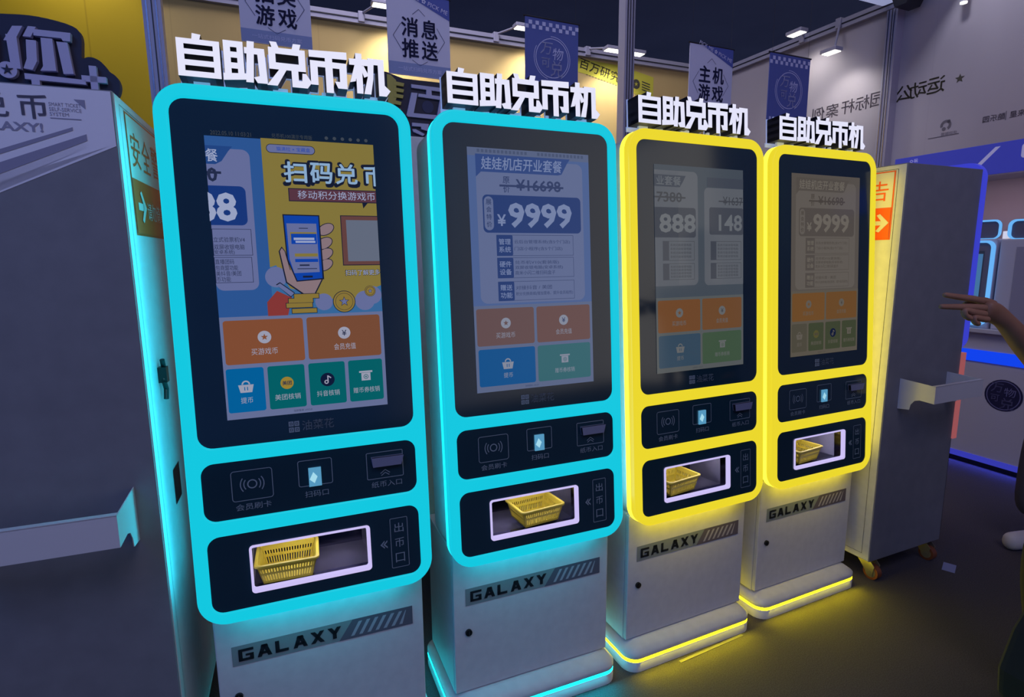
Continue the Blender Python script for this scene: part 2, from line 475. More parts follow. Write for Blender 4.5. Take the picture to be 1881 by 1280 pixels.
# ------------------------------------------------------------------ hanging flags
FLAGW = mat('white_flag_cloth', (208, 208, 232), 0.8); FLAGB = mat('blue_flag_cloth', (84, 98, 168), 0.8)
FINK = mat('flag_navy_ink', (52, 56, 104), 0.8); FBAND = mat('flag_blue_band', (80, 94, 172), 0.8); FPALE = mat('flag_pale_print', (196, 200, 236), 0.8); FLOW = mat('flag_low_band', (140, 154, 200), 0.8)
def flag(x, y, z, yaw, label, chars=None):
    t = thing('hanging_flag', label, 'banner', (x, y, z), yaw, 'square flags hanging over the kiosks')
    W, H = 0.40, 0.48
    P = lambda u, v, l=0.0: (u, -l - 0.003, v)
    mb = MB(); mb.box((-W / 2, -0.003, -H / 2), (W / 2, 0.003, H / 2), FLAGW if chars else FLAGB); cl = mb.build('cloth', t)
    MB().tube((-W / 2 - 0.01, 0, H / 2), (W / 2 + 0.01, 0, H / 2), 0.006, DARK, 8).build('hanging_rod', t)
    mb = MB()
    for s in (-1, 1): mb.tube((s * W * 0.45, 0, H / 2), (s * W * 0.45, 0, 8.0 - z), 0.0008, DARK, 4)
    mb.build('hanging_wire', t)
    a = Art(P, 0.0015)
    if chars:
        a.poly([(-W / 2, H / 2), (W / 2, H / 2), (W / 2, H / 2 - 0.125), (-W / 2 + 0.10, H / 2)], FBAND, 1)
        a.text('PICK ME ✿ PICK ME', 0.035, H / 2 - 0.035, 0.026, FLAGW, 2, w=0.32, rot=-0.30)
        for i, ch in enumerate(chars):
            a.text(ch, -0.06 + 0.125 * (i % 2), 0.045 - 0.125 * (i // 2), 0.108, FINK, 2, w=0.102, bold=0.022)
        for s in (-1, 1):
            a.line((s * 0.115, 0.06), (s * 0.165, -0.015), 0.003, FINK, 1); a.line((s * 0.115, -0.09), (s * 0.165, -0.015), 0.003, FINK, 1)
        a.line((-0.04, 0.12), (0.0, 0.155), 0.003, FINK, 1); a.line((0.04, 0.12), (0.0, 0.155), 0.003, FINK, 1)
        a.line((-0.05, -0.145), (0.0, -0.175), 0.003, FINK, 1); a.line((0.05, -0.145), (0.0, -0.175), 0.003, FINK, 1)
        a.rect(-W / 2, -0.235, W / 2, -0.165, FLOW, 1)
        a.text('一站式扫码兑币方案', 0.0, -0.20, 0.026, FPALE, 2, w=0.28)
    else:
        for r_ in range(2):
            for i in range(8):
                a.rect(-W / 2 + 0.025 + i * 0.05 - 0.025 * r_, H / 2 - 0.022 - 0.027 * r_ - 0.024, -W / 2 + 0.05 + i * 0.05 - 0.025 * r_, H / 2 - 0.022 - 0.027 * r_, FPALE, 1)
        a.ring(0, 0.0, 0.125, 0.005, FPALE, 1); a.ring(0, 0, 0.138, 0.004, FPALE, 1, -60, 95); a.ring(0, 0, 0.138, 0.004, FPALE, 1, 150, 255)
        a.text('万', -0.045, 0.058, 0.075, FPALE, 2, w=0.085, bold=0.005, shear=0.12); a.text('物', 0.042, 0.030, 0.075, FPALE, 2, w=0.08, bold=0.0, shear=0.12)
        a.text('可', -0.050, -0.032, 0.06, FPALE, 2, w=0.065, bold=0.005); a.text('兑', 0.035, -0.062, 0.10, FPALE, 2, w=0.095, bold=0.005)
        for i in range(9):
            if i % 1 == 0: a.rect(-W / 2 + 0.02 + i * 0.042, -H / 2 + 0.03, -W / 2 + 0.04 + i * 0.042, -H / 2 + 0.05, FPALE, 1)
    a.build('print', cl)
YF = math.radians(24)
flag(-1.407, 3.69, 3.02, YF, 'white flag reading 抽奖游戏, cut by the top edge of the picture', '抽奖游戏')
flag(-0.566, 3.817, 2.872, YF, 'white flag reading 消息推送 between the first two kiosk signs', '消息推送')
flag(0.285, 4.061, 2.813, YF, 'blue flag with round emblem behind the second kiosk sign')
flag(1.455, 4.354, 2.743, YF, 'white flag reading 主机游戏 behind the third kiosk sign', '主机游戏')
flag(2.018, 4.342, 2.672, YF, 'blue flag with round emblem in front of the grey right wall')

# ------------------------------------------------------------------ self service kiosks
TILT = 0.0731
ct, st = math.cos(TILT), math.sin(TILT)
def H(u, v, w_=0.0):      # point of the tilted head: u right, v up along the face, w behind the face
    return (u, v * st + w_ * ct, 1.5 + v * ct - w_ * st)
def HA(u, v, l=0.0): return H(u, v, -l)

def head_solid(loops, w0, w1, material, bevel=0.0):
    vs, fs = curve_mesh(loops, w1 - w0, bevel)
    wc = (w0 + w1) / 2
    mb = MB(); mb.add([H(x, y, wc - z) for x, y, z in vs], fs, material)
    return mb

GL = (-0.27, -0.4687, 0.27, 0.380); P2 = (-0.27, -0.6576, 0.27, -0.5086); P3 = (-0.27, -0.899, 0.27, -0.6986)
WIN = (-0.173, -0.861, 0.130, -0.737)

LETTERS = {
    '自': [[(38, -6), (58, -4), (54, 10), (36, 10)], [(0, 8), (17, 8), (17, 100), (0, 100)], [(84, 8), (100, 8), (100, 100), (84, 100)],
          [(0, 8), (100, 8), (100, 21), (0, 21)], [(0, 33), (100, 33), (100, 46), (0, 46)], [(0, 59), (100, 59), (100, 73), (0, 73)], [(0, 86), (100, 86), (100, 100), (0, 100)]],
    '助': [[(2, 2), (17, 2), (17, 96), (2, 96)], [(34, 2), (48, 2), (48, 92), (34, 92)], [(2, 2), (48, 2), (48, 16), (2, 16)], [(2, 29), (48, 29), (48, 42), (2, 42)],
          [(2, 56), (48, 56), (48, 69), (2, 69)], [(-2, 84), (52, 80), (54, 94), (-2, 100)], [(60, -2), (76, -2), (69, 100), (52, 100)],
          [(52, 14), (100, 14), (100, 28), (52, 28)], [(83, 14), (100, 14), (104, 100), (87, 100)], [(72, 88), (90, 82), (104, 100), (80, 100)]],
    '兑': [[(8, -8), (24, -8), (32, 12), (16, 12)], [(68, -8), (86, -8), (80, 12), (62, 12)], [(4, 6), (20, 6), (20, 60), (4, 60)], [(80, 6), (96, 6), (96, 60), (80, 60)],
          [(4, 6), (96, 6), (96, 20), (4, 20)], [(4, 44), (96, 44), (96, 60), (4, 60)], [(30, 58), (48, 58), (22, 102), (-4, 102)],
          [(60, 58), (76, 58), (76, 102), (60, 102)], [(60, 86), (98, 86), (98, 102), (60, 102)], [(88, 66), (96, 66), (110, 86), (98, 102), (86, 90)]],
    '币': [[(0, 2), (100, -2), (100, 16), (0, 18)], [(42, 10), (60, 10), (60, 108), (42, 108)], [(2, 28), (98, 28), (98, 42), (2, 42)], [(2, 28), (20, 28), (20, 90), (2, 90)],
          [(80, 28), (98, 28), (98, 92), (80, 92)], [(66, 78), (98, 78), (98, 94), (74, 94)]],
    '机': [[(0, 12), (52, 10), (52, 26), (0, 27)], [(18, -4), (34, -4), (34, 102), (18, 102)], [(14, 26), (26, 30), (14, 70), (0, 74)], [(30, 30), (40, 28), (52, 52), (40, 58)],
          [(52, 6), (68, 6), (64, 60), (56, 102), (38, 102), (50, 56)], [(52, 6), (96, 6), (96, 21), (52, 21)], [(80, 6), (96, 6), (96, 100), (80, 100)], [(80, 86), (96, 76), (112, 90), (100, 104), (80, 104)]],
}
SIGN_V0, SIGN_V1 = 0.438, 0.533
def kiosk_sign(root):
    sg = MB(); sg.flat = False
    # clear backing bar and stand-offs that carry the letters
    for u in (-0.20, -0.02, 0.10, 0.21): sg.box((u - 0.018, 0.400, 0.055), (u + 0.018, 0.440, 0.065), LETTER_BACK, H)
    sg.box((-0.248, 0.424, 0.084), (0.250, 0.440, 0.089), LETTER_BACK, H)
    base = sg.build('sign_backing', root)
    n = 5; x0, x1 = -0.248, 0.250; cw = (x1 - x0) / n
    for i, ch in enumerate('自助兑币机'):
        a0 = x0 + i * cw + cw * 0.03; sw = cw * 0.93; sh = SIGN_V1 - SIGN_V0
        mb = MB()
        for k, q in enumerate(LETTERS[ch]):
            pts = [(a0 + p[0] / 100 * sw, SIGN_V1 - p[1] / 100 * sh) for p in q]
            e = k * 0.00004
            if ch != '自':
                mx = sum(p[0] for p in pts) / len(pts); my = sum(p[1] for p in pts) / len(pts)
                pts = [(p[0] + math.copysign(0.0007, p[0] - mx), p[1] + math.copysign(0.0008, p[1] - my)) for p in pts]
            mb.prism(pts, 0.022 + e, 0.080, LETTER_FACE, H, LETTER_SIDE)
            # the rear sheet of each letter, a little wider and paler
            cxm = sum(p[0] for p in pts) / len(pts); cym = sum(p[1] for p in pts) / len(pts)
            grown = [(p[0] + (0.003 if p[0] > cxm else -0.003), p[1] + (0.003 if p[1] > cym else -0.003)) for p in pts]
            mb.prism(grown, 0.0805, 0.0830 + e, LETTER_BACK, H)
        mb.build('sign_letter', base)

def basket(loc, rz, label, L=0.165, D=0.125, Hh=0.062):
    mb = MB(); T = 0.82
    def P(u, v, z): k = T + (1 - T) * z / Hh; return (u * k, v * k, z)
    l, d, q = L / 2, D / 2, 0.003
    mb.box((-l * T, -d * T, 0), (l * T, d * T, 0.003), YPLASTIC)
    def wallpanel(n, A):
        for z0, z1 in ((0.0, 0.008), (0.026, 0.033), (Hh - 0.012, Hh)): bar(A, -1, 1, z0, z1)
        for i in range(n + 1):
            c = -1 + 2 * i / n; hw = 0.5 / n * (2.4 if i in (0, n) else 1.0); bar(A, max(c - hw, -1), min(c + hw, 1), 0.0, Hh)
    def bar(A, c0, c1, z0, z1):
        vs = []
        for z in (z0, z1):
            for o_ in (0, q):
                for c in (c0, c1):
                    vs.append(P(c * l, A[1] * (d - o_), z) if A[0] == 'u' else P(A[1] * (l - o_), c * d, z))
        mb.add(vs, [(0, 1, 3, 2), (4, 6, 7, 5), (0, 4, 5, 1), (2, 3, 7, 6), (0, 2, 6, 4), (1, 5, 7, 3)], YPLASTIC)
    for s in (-1, 1): wallpanel(20, ('u', s)); wallpanel(14, ('v', s))
    o1 = mb.build('coin_basket'); o1.location = loc; o1.rotation_euler = (0, 0, rz)
    vs, fs = curve_mesh([rrect(-l - 0.007, -d - 0.007, l + 0.007, d + 0.007, 0.014), rrect(-l + 0.002, -d + 0.002, l - 0.002, d - 0.002, 0.008)], 0.006, 0.0015)
    MB().add([(x, y, z + Hh) for x, y, z in vs], fs, YPLASTIC).build('rim', o1)
    return setmeta(o1, label, 'basket', 'yellow coin baskets in the payout slots')

def panel_marks(root, card, pay):
    a = Art(HA, 0.0006); a.place = lambda u, v, l=0.0: HA(u, v, l - 0.0045)
    t = 0.0018
    a.frame(-0.204, -0.614, -0.106, -0.534, t, LINE, 1, 0.008)
    a.ring(-0.155, -0.572, 0.012, 0.003, LINE, 1)
    for k in (0.021, 0.029):
        a.ring(-0.155, -0.572, k, 0.0025, LINE, 1, -38, 38); a.ring(-0.155, -0.572, k, 0.0025, LINE, 1, 142, 218)
    a.text('会员刷卡', -0.155, -0.630, 0.017, LINE, 1, w=0.084)
    a.build('card_reader_mark', card); a = Art(lambda u, v, l=0.0: HA(u, v, l - 0.0045), 0.0006)
    a.frame(-0.044, -0.600, 0.043, -0.529, t, LINE, 1, 0.006)
    a.text('扫码口', 0.0, -0.622, 0.017, LINE, 1, w=0.060)
    a.build('scanner_mark', card); a = Art(lambda u, v, l=0.0: HA(u, v, l - 0.0045), 0.0006)
    a.frame(0.133, -0.608, 0.234, -0.532, t, LINE, 1, 0.004)
    a.line((0.170, -0.594), (0.183, -0.584), 0.002, LINE); a.line((0.196, -0.594), (0.183, -0.584), 0.002, LINE)
    a.line((0.172, -0.600), (0.183, -0.592), 0.002, LINE); a.line((0.194, -0.600), (0.183, -0.592), 0.002, LINE)
    a.text('纸币入口', 0.186, -0.624, 0.017, LINE, 1, w=0.084)
    a.build('banknote_mark', card)
    a = Art(lambda u, v, l=0.0: HA(u, v, l - 0.0045), 0.0006)
    a.frame(0.187, -0.874, 0.237, -0.728, t, LINE, 1, 0.004)
    for i, ch in enumerate('出币口'): a.text(ch, 0.212, -0.757 - i * 0.044, 0.027, LINE, 1, w=0.026)
    for k in (0.0, 0.008): a.poly([(0.158 + k, -0.800), (0.170 + k, -0.788), (0.170 + k, -0.793), (0.163 + k, -0.800), (0.170 + k, -0.807), (0.170 + k, -0.812)], LINE, 1)
    a.build('payout_mark', pay)
    # scanner lens and banknote mouth
    mb = MB(); mb.box((-0.018, -0.601, -0.001), (0.014, -0.551, 0.004), mat('scanner_lens', (40, 60, 80), 0.15, 0, (92, 165, 205), 0.8), H)
    mb.build('scanner_window', card)
    mb = MB(); mb.prism([(-0.016, -0.581), (-0.004, -0.592), (0.004, -0.575), (-0.006, -0.562)], -0.0022, -0.001, mat('scanner_spark', (60, 90, 110), 0.2, 0, (170, 225, 240), 0.9), H); mb.build('scanner_lamp', card)
    vs = [(0.147, -0.546), (0.233, -0.546), (0.226, -0.570), (0.150, -0.570)]
    mb = MB(); mb.prism(vs, -0.010, 0.004, mat('bill_mouth', (120, 124, 150), 0.3), H, DARK); mb.build('banknote_mouth', card, 0.001)

def base_shape(f, hw=0.303, back=0.34, r=0.05):
    return rrect(-hw, -f, hw, back, r, 6)

def make_kiosk(x, y, yaw, colour, label, screen_fn):
    F, S, ST = (CYAN, CYAN_SIDE, CYAN_STRIP) if colour == 'cyan' else (YEL, YEL_SIDE, YEL_STRIP)
    root = thing('coin_kiosk', label, 'kiosk', (x, y, 0), yaw, 'coin exchange kiosks in a row')
    # --- foot plate with its light line
    ft = MB()
    rows = [(0.0, 0.055), (0.038, 0.055), (0.040, 0.049), (0.047, 0.049), (0.052, 0.055), (0.068, 0.055), (0.084, 0.035), (0.096, 0.008)]
    ring = [[(px_, py_, z) for px_, py_ in base_shape(f, 0.303 - (0.055 - f) * 0.9, 0.34 - (0.055 - f))] for z, f in rows]
    n = len(ring[0]); vs = [p for r_ in ring for p in r_]
    ft.add(vs, [(k * n + i, k * n + (i + 1) % n, (k + 1) * n + (i + 1) % n, (k + 1) * n + i) for k in range(len(rows) - 1) for i in range(n)], WHITE, True)
    ft.add(ring[-1], [list(range(n))], WHITE); ft.add(ring[0], [list(range(n - 1, -1, -1))], WHITE)
    foot = ft.build('foot_plate', root)
    vs, fs = curve_mesh([base_shape(0.0545, 0.3025, 0.3395), base_shape(0.046, 0.294, 0.331, 0.044)], 0.0085)
    MB().add([(a_, b_, c_ + 0.0435) for a_, b_, c_ in vs], fs, ST).build('light_line', foot)
    area('foot_light', (0.0, -0.0556, 0.0435), (0.0, -0.2556, 0.025), 0.56, 1.3, (0.0, 0.8, 1.0) if colour == 'cyan' else (1.0, 0.86, 0.0), 0.008, root)
    # --- lower cabinet with door
    mb = MB(); mb.box((-0.283, 0.020, 0.095), (0.283, 0.30, 0.590), WHITE)
    cab = mb.build('cabinet', root, 0.003)
    mb = MB(); mb.box((-0.283, 0.0, 0.099), (0.283, 0.0185, 0.586), WHITE); door = mb.build('cabinet_door', root, 0.004)
    mb = MB(); mb.tube((-0.236, 0.001, 0.31), (-0.236, -0.007, 0.31), 0.011, BLACK, 16); mb.box((-0.2375, -0.0095, 0.302), (-0.2345, -0.006, 0.318), CHROME); mb.build('lock', door)
    P = lambda u, v, l=0.0: (u, -0.0002 - l, v)
    a = Art(P, 0.0006)
    LBL = mat('smoked_label', (128, 136, 140), 0.18, 0, None, 1, 0.6); LBD = mat('smoked_label_dark', (96, 90, 104), 0.2); LBI = mat('label_ink', (26, 30, 36), 0.3)
    a.rect(-0.244, 0.402, 0.25, 0.461, LBL, 1)
    a.poly([(0.035, 0.402), (0.25, 0.402), (0.25, 0.461), (0.075, 0.461)], LBD, 2)
    gal = {
        'G': [[(0, 0), (100, 0), (100, 22), (26, 22), (26, 100), (0, 100)], [(0, 78), (100, 78), (100, 100), (0, 100)], [(74, 48), (100, 48), (100, 100), (74, 100)], [(46, 44), (100, 44), (100, 62), (46, 62)]],
        'A': [[(34, 0), (66, 0), (28, 100), (0, 100)], [(34, 0), (66, 0), (100, 100), (72, 100)], [(20, 58), (80, 58), (86, 80), (14, 80)], [(30, 0), (70, 0), (76, 20), (24, 20)]],
        'L': [[(0, 0), (28, 0), (28, 100), (0, 100)], [(0, 76), (90, 76), (90, 100), (0, 100)]],
        'X': [[(0, 0), (32, 0), (100, 100), (68, 100)], [(68, 0), (100, 0), (32, 100), (0, 100)]],
        'Y': [[(0, 0), (32, 0), (66, 55), (34, 55)], [(68, 0), (100, 0), (66, 55), (34, 55)], [(36, 48), (64, 48), (64, 100), (36, 100)]]}
    for i, ch in enumerate('GALAXY'):
        u0 = -0.228 + i * 0.0465
        for q in gal[ch]: a.poly([(u0 + p[0] / 100 * 0.038, 0.450 - p[1] / 100 * 0.036) for p in q], LBI, 3)
    for i in range(7): a.poly([(0.068 + i * 0.0235, 0.410), (0.078 + i * 0.0235, 0.410), (0.102 + i * 0.0235 - (0.012 if i == 6 else 0), 0.452), (0.092 + i * 0.0235 - (0.004 if i == 6 else 0), 0.452)], mat('label_stripe', (158, 154, 168), 0.3), 3)
    a.build('label_strip', door)
    # --- head: white shell, glowing frame, dark glass
    shell = head_solid([rrect(-0.288, -0.917, 0.288, 0.400, 0.05), [(WIN[0], WIN[1]), (WIN[2], WIN[1]), (WIN[2], WIN[3]), (WIN[0], WIN[3])]], 0.050, 0.24, WHITE).build('head_shell', root)
    mb = MB(); mb.prism(rrect(-0.28, -0.91, 0.28, 0.393, 0.05), 0.2395, 0.246, WHITE, H); mb.build('back_panel', root)
    fr = head_solid([rrect(-0.303, -0.932, 0.303, 0.415, 0.072, 10), rrect(*GL, 0.035), rrect(*P2, 0.030), rrect(*P3, 0.030)], 0.0, 0.030, F, 0.006)
    frame = fr.build('light_frame', root)
    side = head_solid([rrect(-0.303, -0.932, 0.303, 0.415, 0.072, 10), rrect(-0.275, -0.904, 0.275, 0.387, 0.050, 10)], 0.0302, 0.050, S)
    side.build('light_edge', root)
    lc = (0.012, 0.62, 0.78) if colour == 'cyan' else (0.95, 0.74, 0.03)
    def led(u, v, du, dv, su, sv, power, w_=0.026):      # light thrown sideways by the glowing edge
        area('led_edge_light', H(u, v, w_), H(u + du, v + dv, w_), su, power, lc, sv, root)
    led(0.3045, -0.26, 1, 0, 0.03, 1.18, 0.8 if colour == 'cyan' else 0.42); led(0.0, -0.9335, 0, -1, 0.44, 0.03, 0.40)
    if x < -0.3: led(-0.3045, -0.26, -1, 0, 0.03, 1.18, 1.2); led(-0.2895, -0.26, -1, 0, 0.14, 1.18, 0.45, 0.15)  # the second, behind the edge, is added fill tinting the left machine's flank
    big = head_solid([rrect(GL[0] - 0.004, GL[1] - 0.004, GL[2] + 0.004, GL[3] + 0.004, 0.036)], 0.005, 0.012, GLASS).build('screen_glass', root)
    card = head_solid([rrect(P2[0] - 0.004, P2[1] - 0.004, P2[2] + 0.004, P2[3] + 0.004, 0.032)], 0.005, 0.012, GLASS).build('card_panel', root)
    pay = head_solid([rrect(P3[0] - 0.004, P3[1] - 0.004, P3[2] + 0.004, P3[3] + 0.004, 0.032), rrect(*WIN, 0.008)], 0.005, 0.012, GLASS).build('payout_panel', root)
    mb = head_solid([rrect(WIN[0] - 0.002, WIN[1] - 0.002, WIN[2] + 0.002, WIN[3] + 0.002, 0.010), rrect(WIN[0] + 0.0035, WIN[1] + 0.0085, WIN[2] - 0.007, WIN[3] - 0.003, 0.006)], 0.0, 0.016, SLOTGLOW, 0.001)
    mb.build('slot_light', pay)
    # the lit hollow behind the slot
    mb = MB()
    u0, v0, u1, v1 = WIN; w0, w1 = 0.0125, 0.215
    cor = lambda u, v, w_: H(u, v, w_)
    mb.add([cor(u0, v0, w0), cor(u1, v0, w0), cor(u1, v0, w1), cor(u0, v0, w1)], [(0, 1, 2, 3)], mat('slot_floor', (34, 38, 62), 0.2, 0.3))
    mb.add([cor(u0, v1, w0), cor(u1, v1, w0), cor(u1, v1, w1), cor(u0, v1, w1)], [(3, 2, 1, 0)], MIRROR)
    mb.add([cor(u0, v0, w1), cor(u1, v0, w1), cor(u1, v1, w1), cor(u0, v1, w1)], [(0, 1, 2, 3)], MIRROR)
    for u in (u0, u1): mb.add([cor(u, v0, w0), cor(u, v0, w1), cor(u, v1, w1), cor(u, v1, w0)], [(0, 1, 2, 3)], MIRROR)
    mb.flat = True; mb.build('payout_hollow', pay)
    mb = MB(); mb.box((u0 + 0.02, v1 - 0.006, 0.05), (u1 - 0.02, v1 - 0.001, 0.062), glow('slot_lamp', (225, 215, 255), 20.0), H); mb.build('slot_lamp', pay)
    mb = MB()
    for k in (0.012, 0.029): mb.box((u0 + 0.012, v1 - k - 0.011, 0.209), (u1 - 0.012, v1 - k, 0.2135), glow('slot_reflection_glow', (176, 158, 226), 0.9), H)  # glowing strips stand in for the slot lamp mirrored in the back wall
    mb.build('slot_lamp_reflection', pay)
    panel_marks(root, card, pay)
    a = Art(lambda u, v, l=0.0: HA(u, v, l - 0.0045), 0.0006)
    for dx, dy in ((0, 0), (0.014, 0), (0, -0.016), (0.014, -0.016)):
        a.frame(-0.058 + dx, -0.434 + dy, -0.046 + dx, -0.421 + dy, 0.003, LINE, 1); a.rect(-0.0535 + dx, -0.430 + dy, -0.0505 + dx, -0.425 + dy, LINE, 1)
    a.text('油菜花', 0.015, -0.435, 0.026, LINE, 1, w=0.080, bold=0.004)
    a.build('maker_mark', big)
    a = Art(lambda u, v, l=0.0: HA(u, v, l - 0.0045), 0.0005)
    a.clip = (-0.202, 0.201)
    screen_fn(a)
    a.build('display', big)
    kiosk_sign(root)
    return root

# ---- what the four displays show
def star_icon(a, u, v, r, white, ink, L=4):
    a.circle(u, v, r, white, L); a.poly(star(u, v, r * 0.55), ink, L + 1)
def basket_icon(a, u, v, s, white, ink, L=4):
    a.poly([(u - s, v + 0.2 * s), (u + s, v + 0.2 * s), (u + 0.75 * s, v - 0.9 * s), (u - 0.75 * s, v - 0.9 * s)], white, L)
    a.ring(u, v + 0.25 * s, 0.55 * s, 0.2 * s, white, L, 0, 180)
    for k in (-0.18, 0.18): a.rect(u + (k - 0.06) * s, v - 0.6 * s, u + (k + 0.06) * s, v - 0.1 * s, ink, L + 1)
def ticket_icon(a, u, v, s, white, ink, L=4):
    a.rect(u - 1.1 * s, v + 0.55 * s, u + 1.1 * s, v + 0.85 * s, white, L); a.rect(u - 0.75 * s, v - 0.8 * s, u + 0.75 * s, v + 0.5 * s, white, L)
    a.ring(u, v - 0.15 * s, 0.4 * s, 0.1 * s, ink, L + 1); a.poly(star(u, v - 0.15 * s, 0.22 * s), ink, L + 1)

def menu(a, cols, four, bright=True):
    bgm, org, org2, blu, gre, wht, ink = cols
    a.rect(-0.2, -0.401, 0.2, -0.142, bgm, 2)
    a.rect(-0.193, -0.262, -0.006, -0.151, org, 3, 0.007); a.rect(0.003, -0.262, 0.191, -0.151, org2, 3, 0.007)
    star_icon(a, -0.100, -0.196, 0.016, wht, org); a.circle(0.096, -0.196, 0.016, wht, 4); a.text('¥', 0.096, -0.196, 0.015, ink, 5, bold=0.01)
    a.text('买游戏币', -0.102, -0.232, 0.017, wht, 4, w=0.062); a.text('会员充值', 0.096, -0.232, 0.017, wht, 4, w=0.056)
    if four:
        xs = [(-0.195, -0.108), (-0.099, -0.010), (0.0, 0.092), (0.101, 0.191)]
        for (u0, u1), c in zip(xs, (blu, gre, gre, gre)): a.rect(u0, -0.384, u1, -0.272, c, 3, 0.006)
        m4 = [(u0 + u1) / 2 for u0, u1 in xs]
        basket_icon(a, m4[0], -0.318, 0.018, wht, blu)
        a.circle(m4[1], -0.318, 0.016, pix('badge_gold' + ('' if bright else '_dim'), (150, 125, 45) if bright else (80, 76, 40)), 4); a.text('美团', m4[1], -0.318, 0.011, ink, 5, bold=0.02)
        a.circle(m4[2], -0.318, 0.018, pix('badge_dark', (12, 22, 50)), 4)
        a.rect(m4[2] - 0.0005, -0.325, m4[2] + 0.0025, -0.307, wht, 5); a.ring(m4[2] - 0.003, -0.324, 0.0055, 0.0028, wht, 5); a.line((m4[2] + 0.001, -0.308), (m4[2] + 0.009, -0.314), 0.003, wht, 5)
        ticket_icon(a, m4[3], -0.316, 0.016, wht, gre)
        for u, s_, w_ in zip(m4, ('提币', '美团核销', '抖音核销', '赠币券核销'), (0.028, 0.062, 0.058, 0.070)): a.text(s_, u, -0.354, 0.0155, wht, 4, w=w_)
    else:
        a.rect(-0.191, -0.384, -0.006, -0.272, blu, 3, 0.007); a.rect(0.003, -0.384, 0.190, -0.272, gre, 3, 0.007)
        basket_icon(a, -0.098, -0.318, 0.019, wht, blu); ticket_icon(a, 0.097, -0.318, 0.016, wht, gre)
        a.text('提币', -0.098, -0.354, 0.0155, wht, 4, w=0.030); a.text('赠币券核销', 0.096, -0.354, 0.0155, wht, 4, w=0.070)
    a.text('当前版本 v10.2.0', -0.02, -0.393, 0.006, ink, 3)

def offer_card(a, c, shift=0.0, title='娃娃机店开业套餐', old='¥16698', new='9999', lift=0, u0=-0.176, u1=0.176):
    bgm, card, rib, txt, ink, box = c
    L = 2
    a.rect(u0 + shift, -0.136, u1 + shift, 0.284, card, L, 0.022)
    a.poly([(u0 + shift, 0.297), (0.133 + shift, 0.297), (0.122 + shift, 0.282), (0.103 + shift, 0.250), (0.090 + shift, 0.247), (-0.160 + shift, 0.247), (u0 + shift, 0.232)], rib, L + 1)
    a.text(title, -0.027 + shift, 0.272, 0.036, txt, L + 2, w=0.262, bold=0.010, shear=0.08)
    a.text('原', -0.082 + shift, 0.226, 0.020, ink, L + 1, bold=0.012); a.text('价', -0.082 + shift, 0.200, 0.020, ink, L + 1, bold=0.012)
    a.text(old, 0.024 + shift, 0.213, 0.034, ink, L + 1, w=0.150, bold=0.022)
    a.rect(-0.104 + shift, 0.2065, 0.108 + shift, 0.2125, ink, L + 2)
    a.rect(-0.159 + shift, 0.072, 0.167 + shift, 0.182, box, L + 1, 0.014)
    a.rect(-0.155 + shift, 0.079, -0.126 + shift, 0.177, card, L + 2, 0.0145)
    for i, ch in enumerate('展会特价'): a.text(ch, -0.1405 + shift, 0.161 - i * 0.0215, 0.016, ink, L + 3, bold=0.01)
    a.text('¥', -0.101 + shift, 0.109, 0.034, txt, L + 2, bold=0.02)
    a.text(new, 0.028 + shift, 0.124, 0.074, txt, L + 2, w=0.214, bold=0.030)
    rows = [(0.066, 0.004, '管理系统', ('云后台管理系统(含5个门店)', '门店小程序(含5个门店)')),
            (-0.001, -0.062, '硬件设备', ('兑币机V10(套装版)', '双屏收银电脑(安卓系统)', '商米小闪二维扫码盒子')),
            (-0.072, -0.130, '赠送功能', ('对接抖音 / 美团', '积分兑换商城(增加营收、提升会员粘性)'))]
    for v1, v0, h_, lines in rows:
        a.frame(-0.120 + shift, v0, 0.138 + shift, v1, 0.0012, ink, L + 1)
        a.rect(-0.120 + shift, v0, -0.068 + shift, v1, box, L + 2, 0.005)
        a.text(h_[:2], -0.094 + shift, (v0 + v1) / 2 + 0.011, 0.0175, txt, L + 3, w=0.038, bold=0.01); a.text(h_[2:], -0.094 + shift, (v0 + v1) / 2 - 0.012, 0.0175, txt, L + 3, w=0.038, bold=0.01)
        for i, s_ in enumerate(lines):
            a.text(s_, -0.063 + shift, v1 - (v1 - v0) * (i + 1) / (len(lines) + 1), 0.0125, ink, L + 2, align='L', w=min(0.195, 0.0135 * len(s_)))

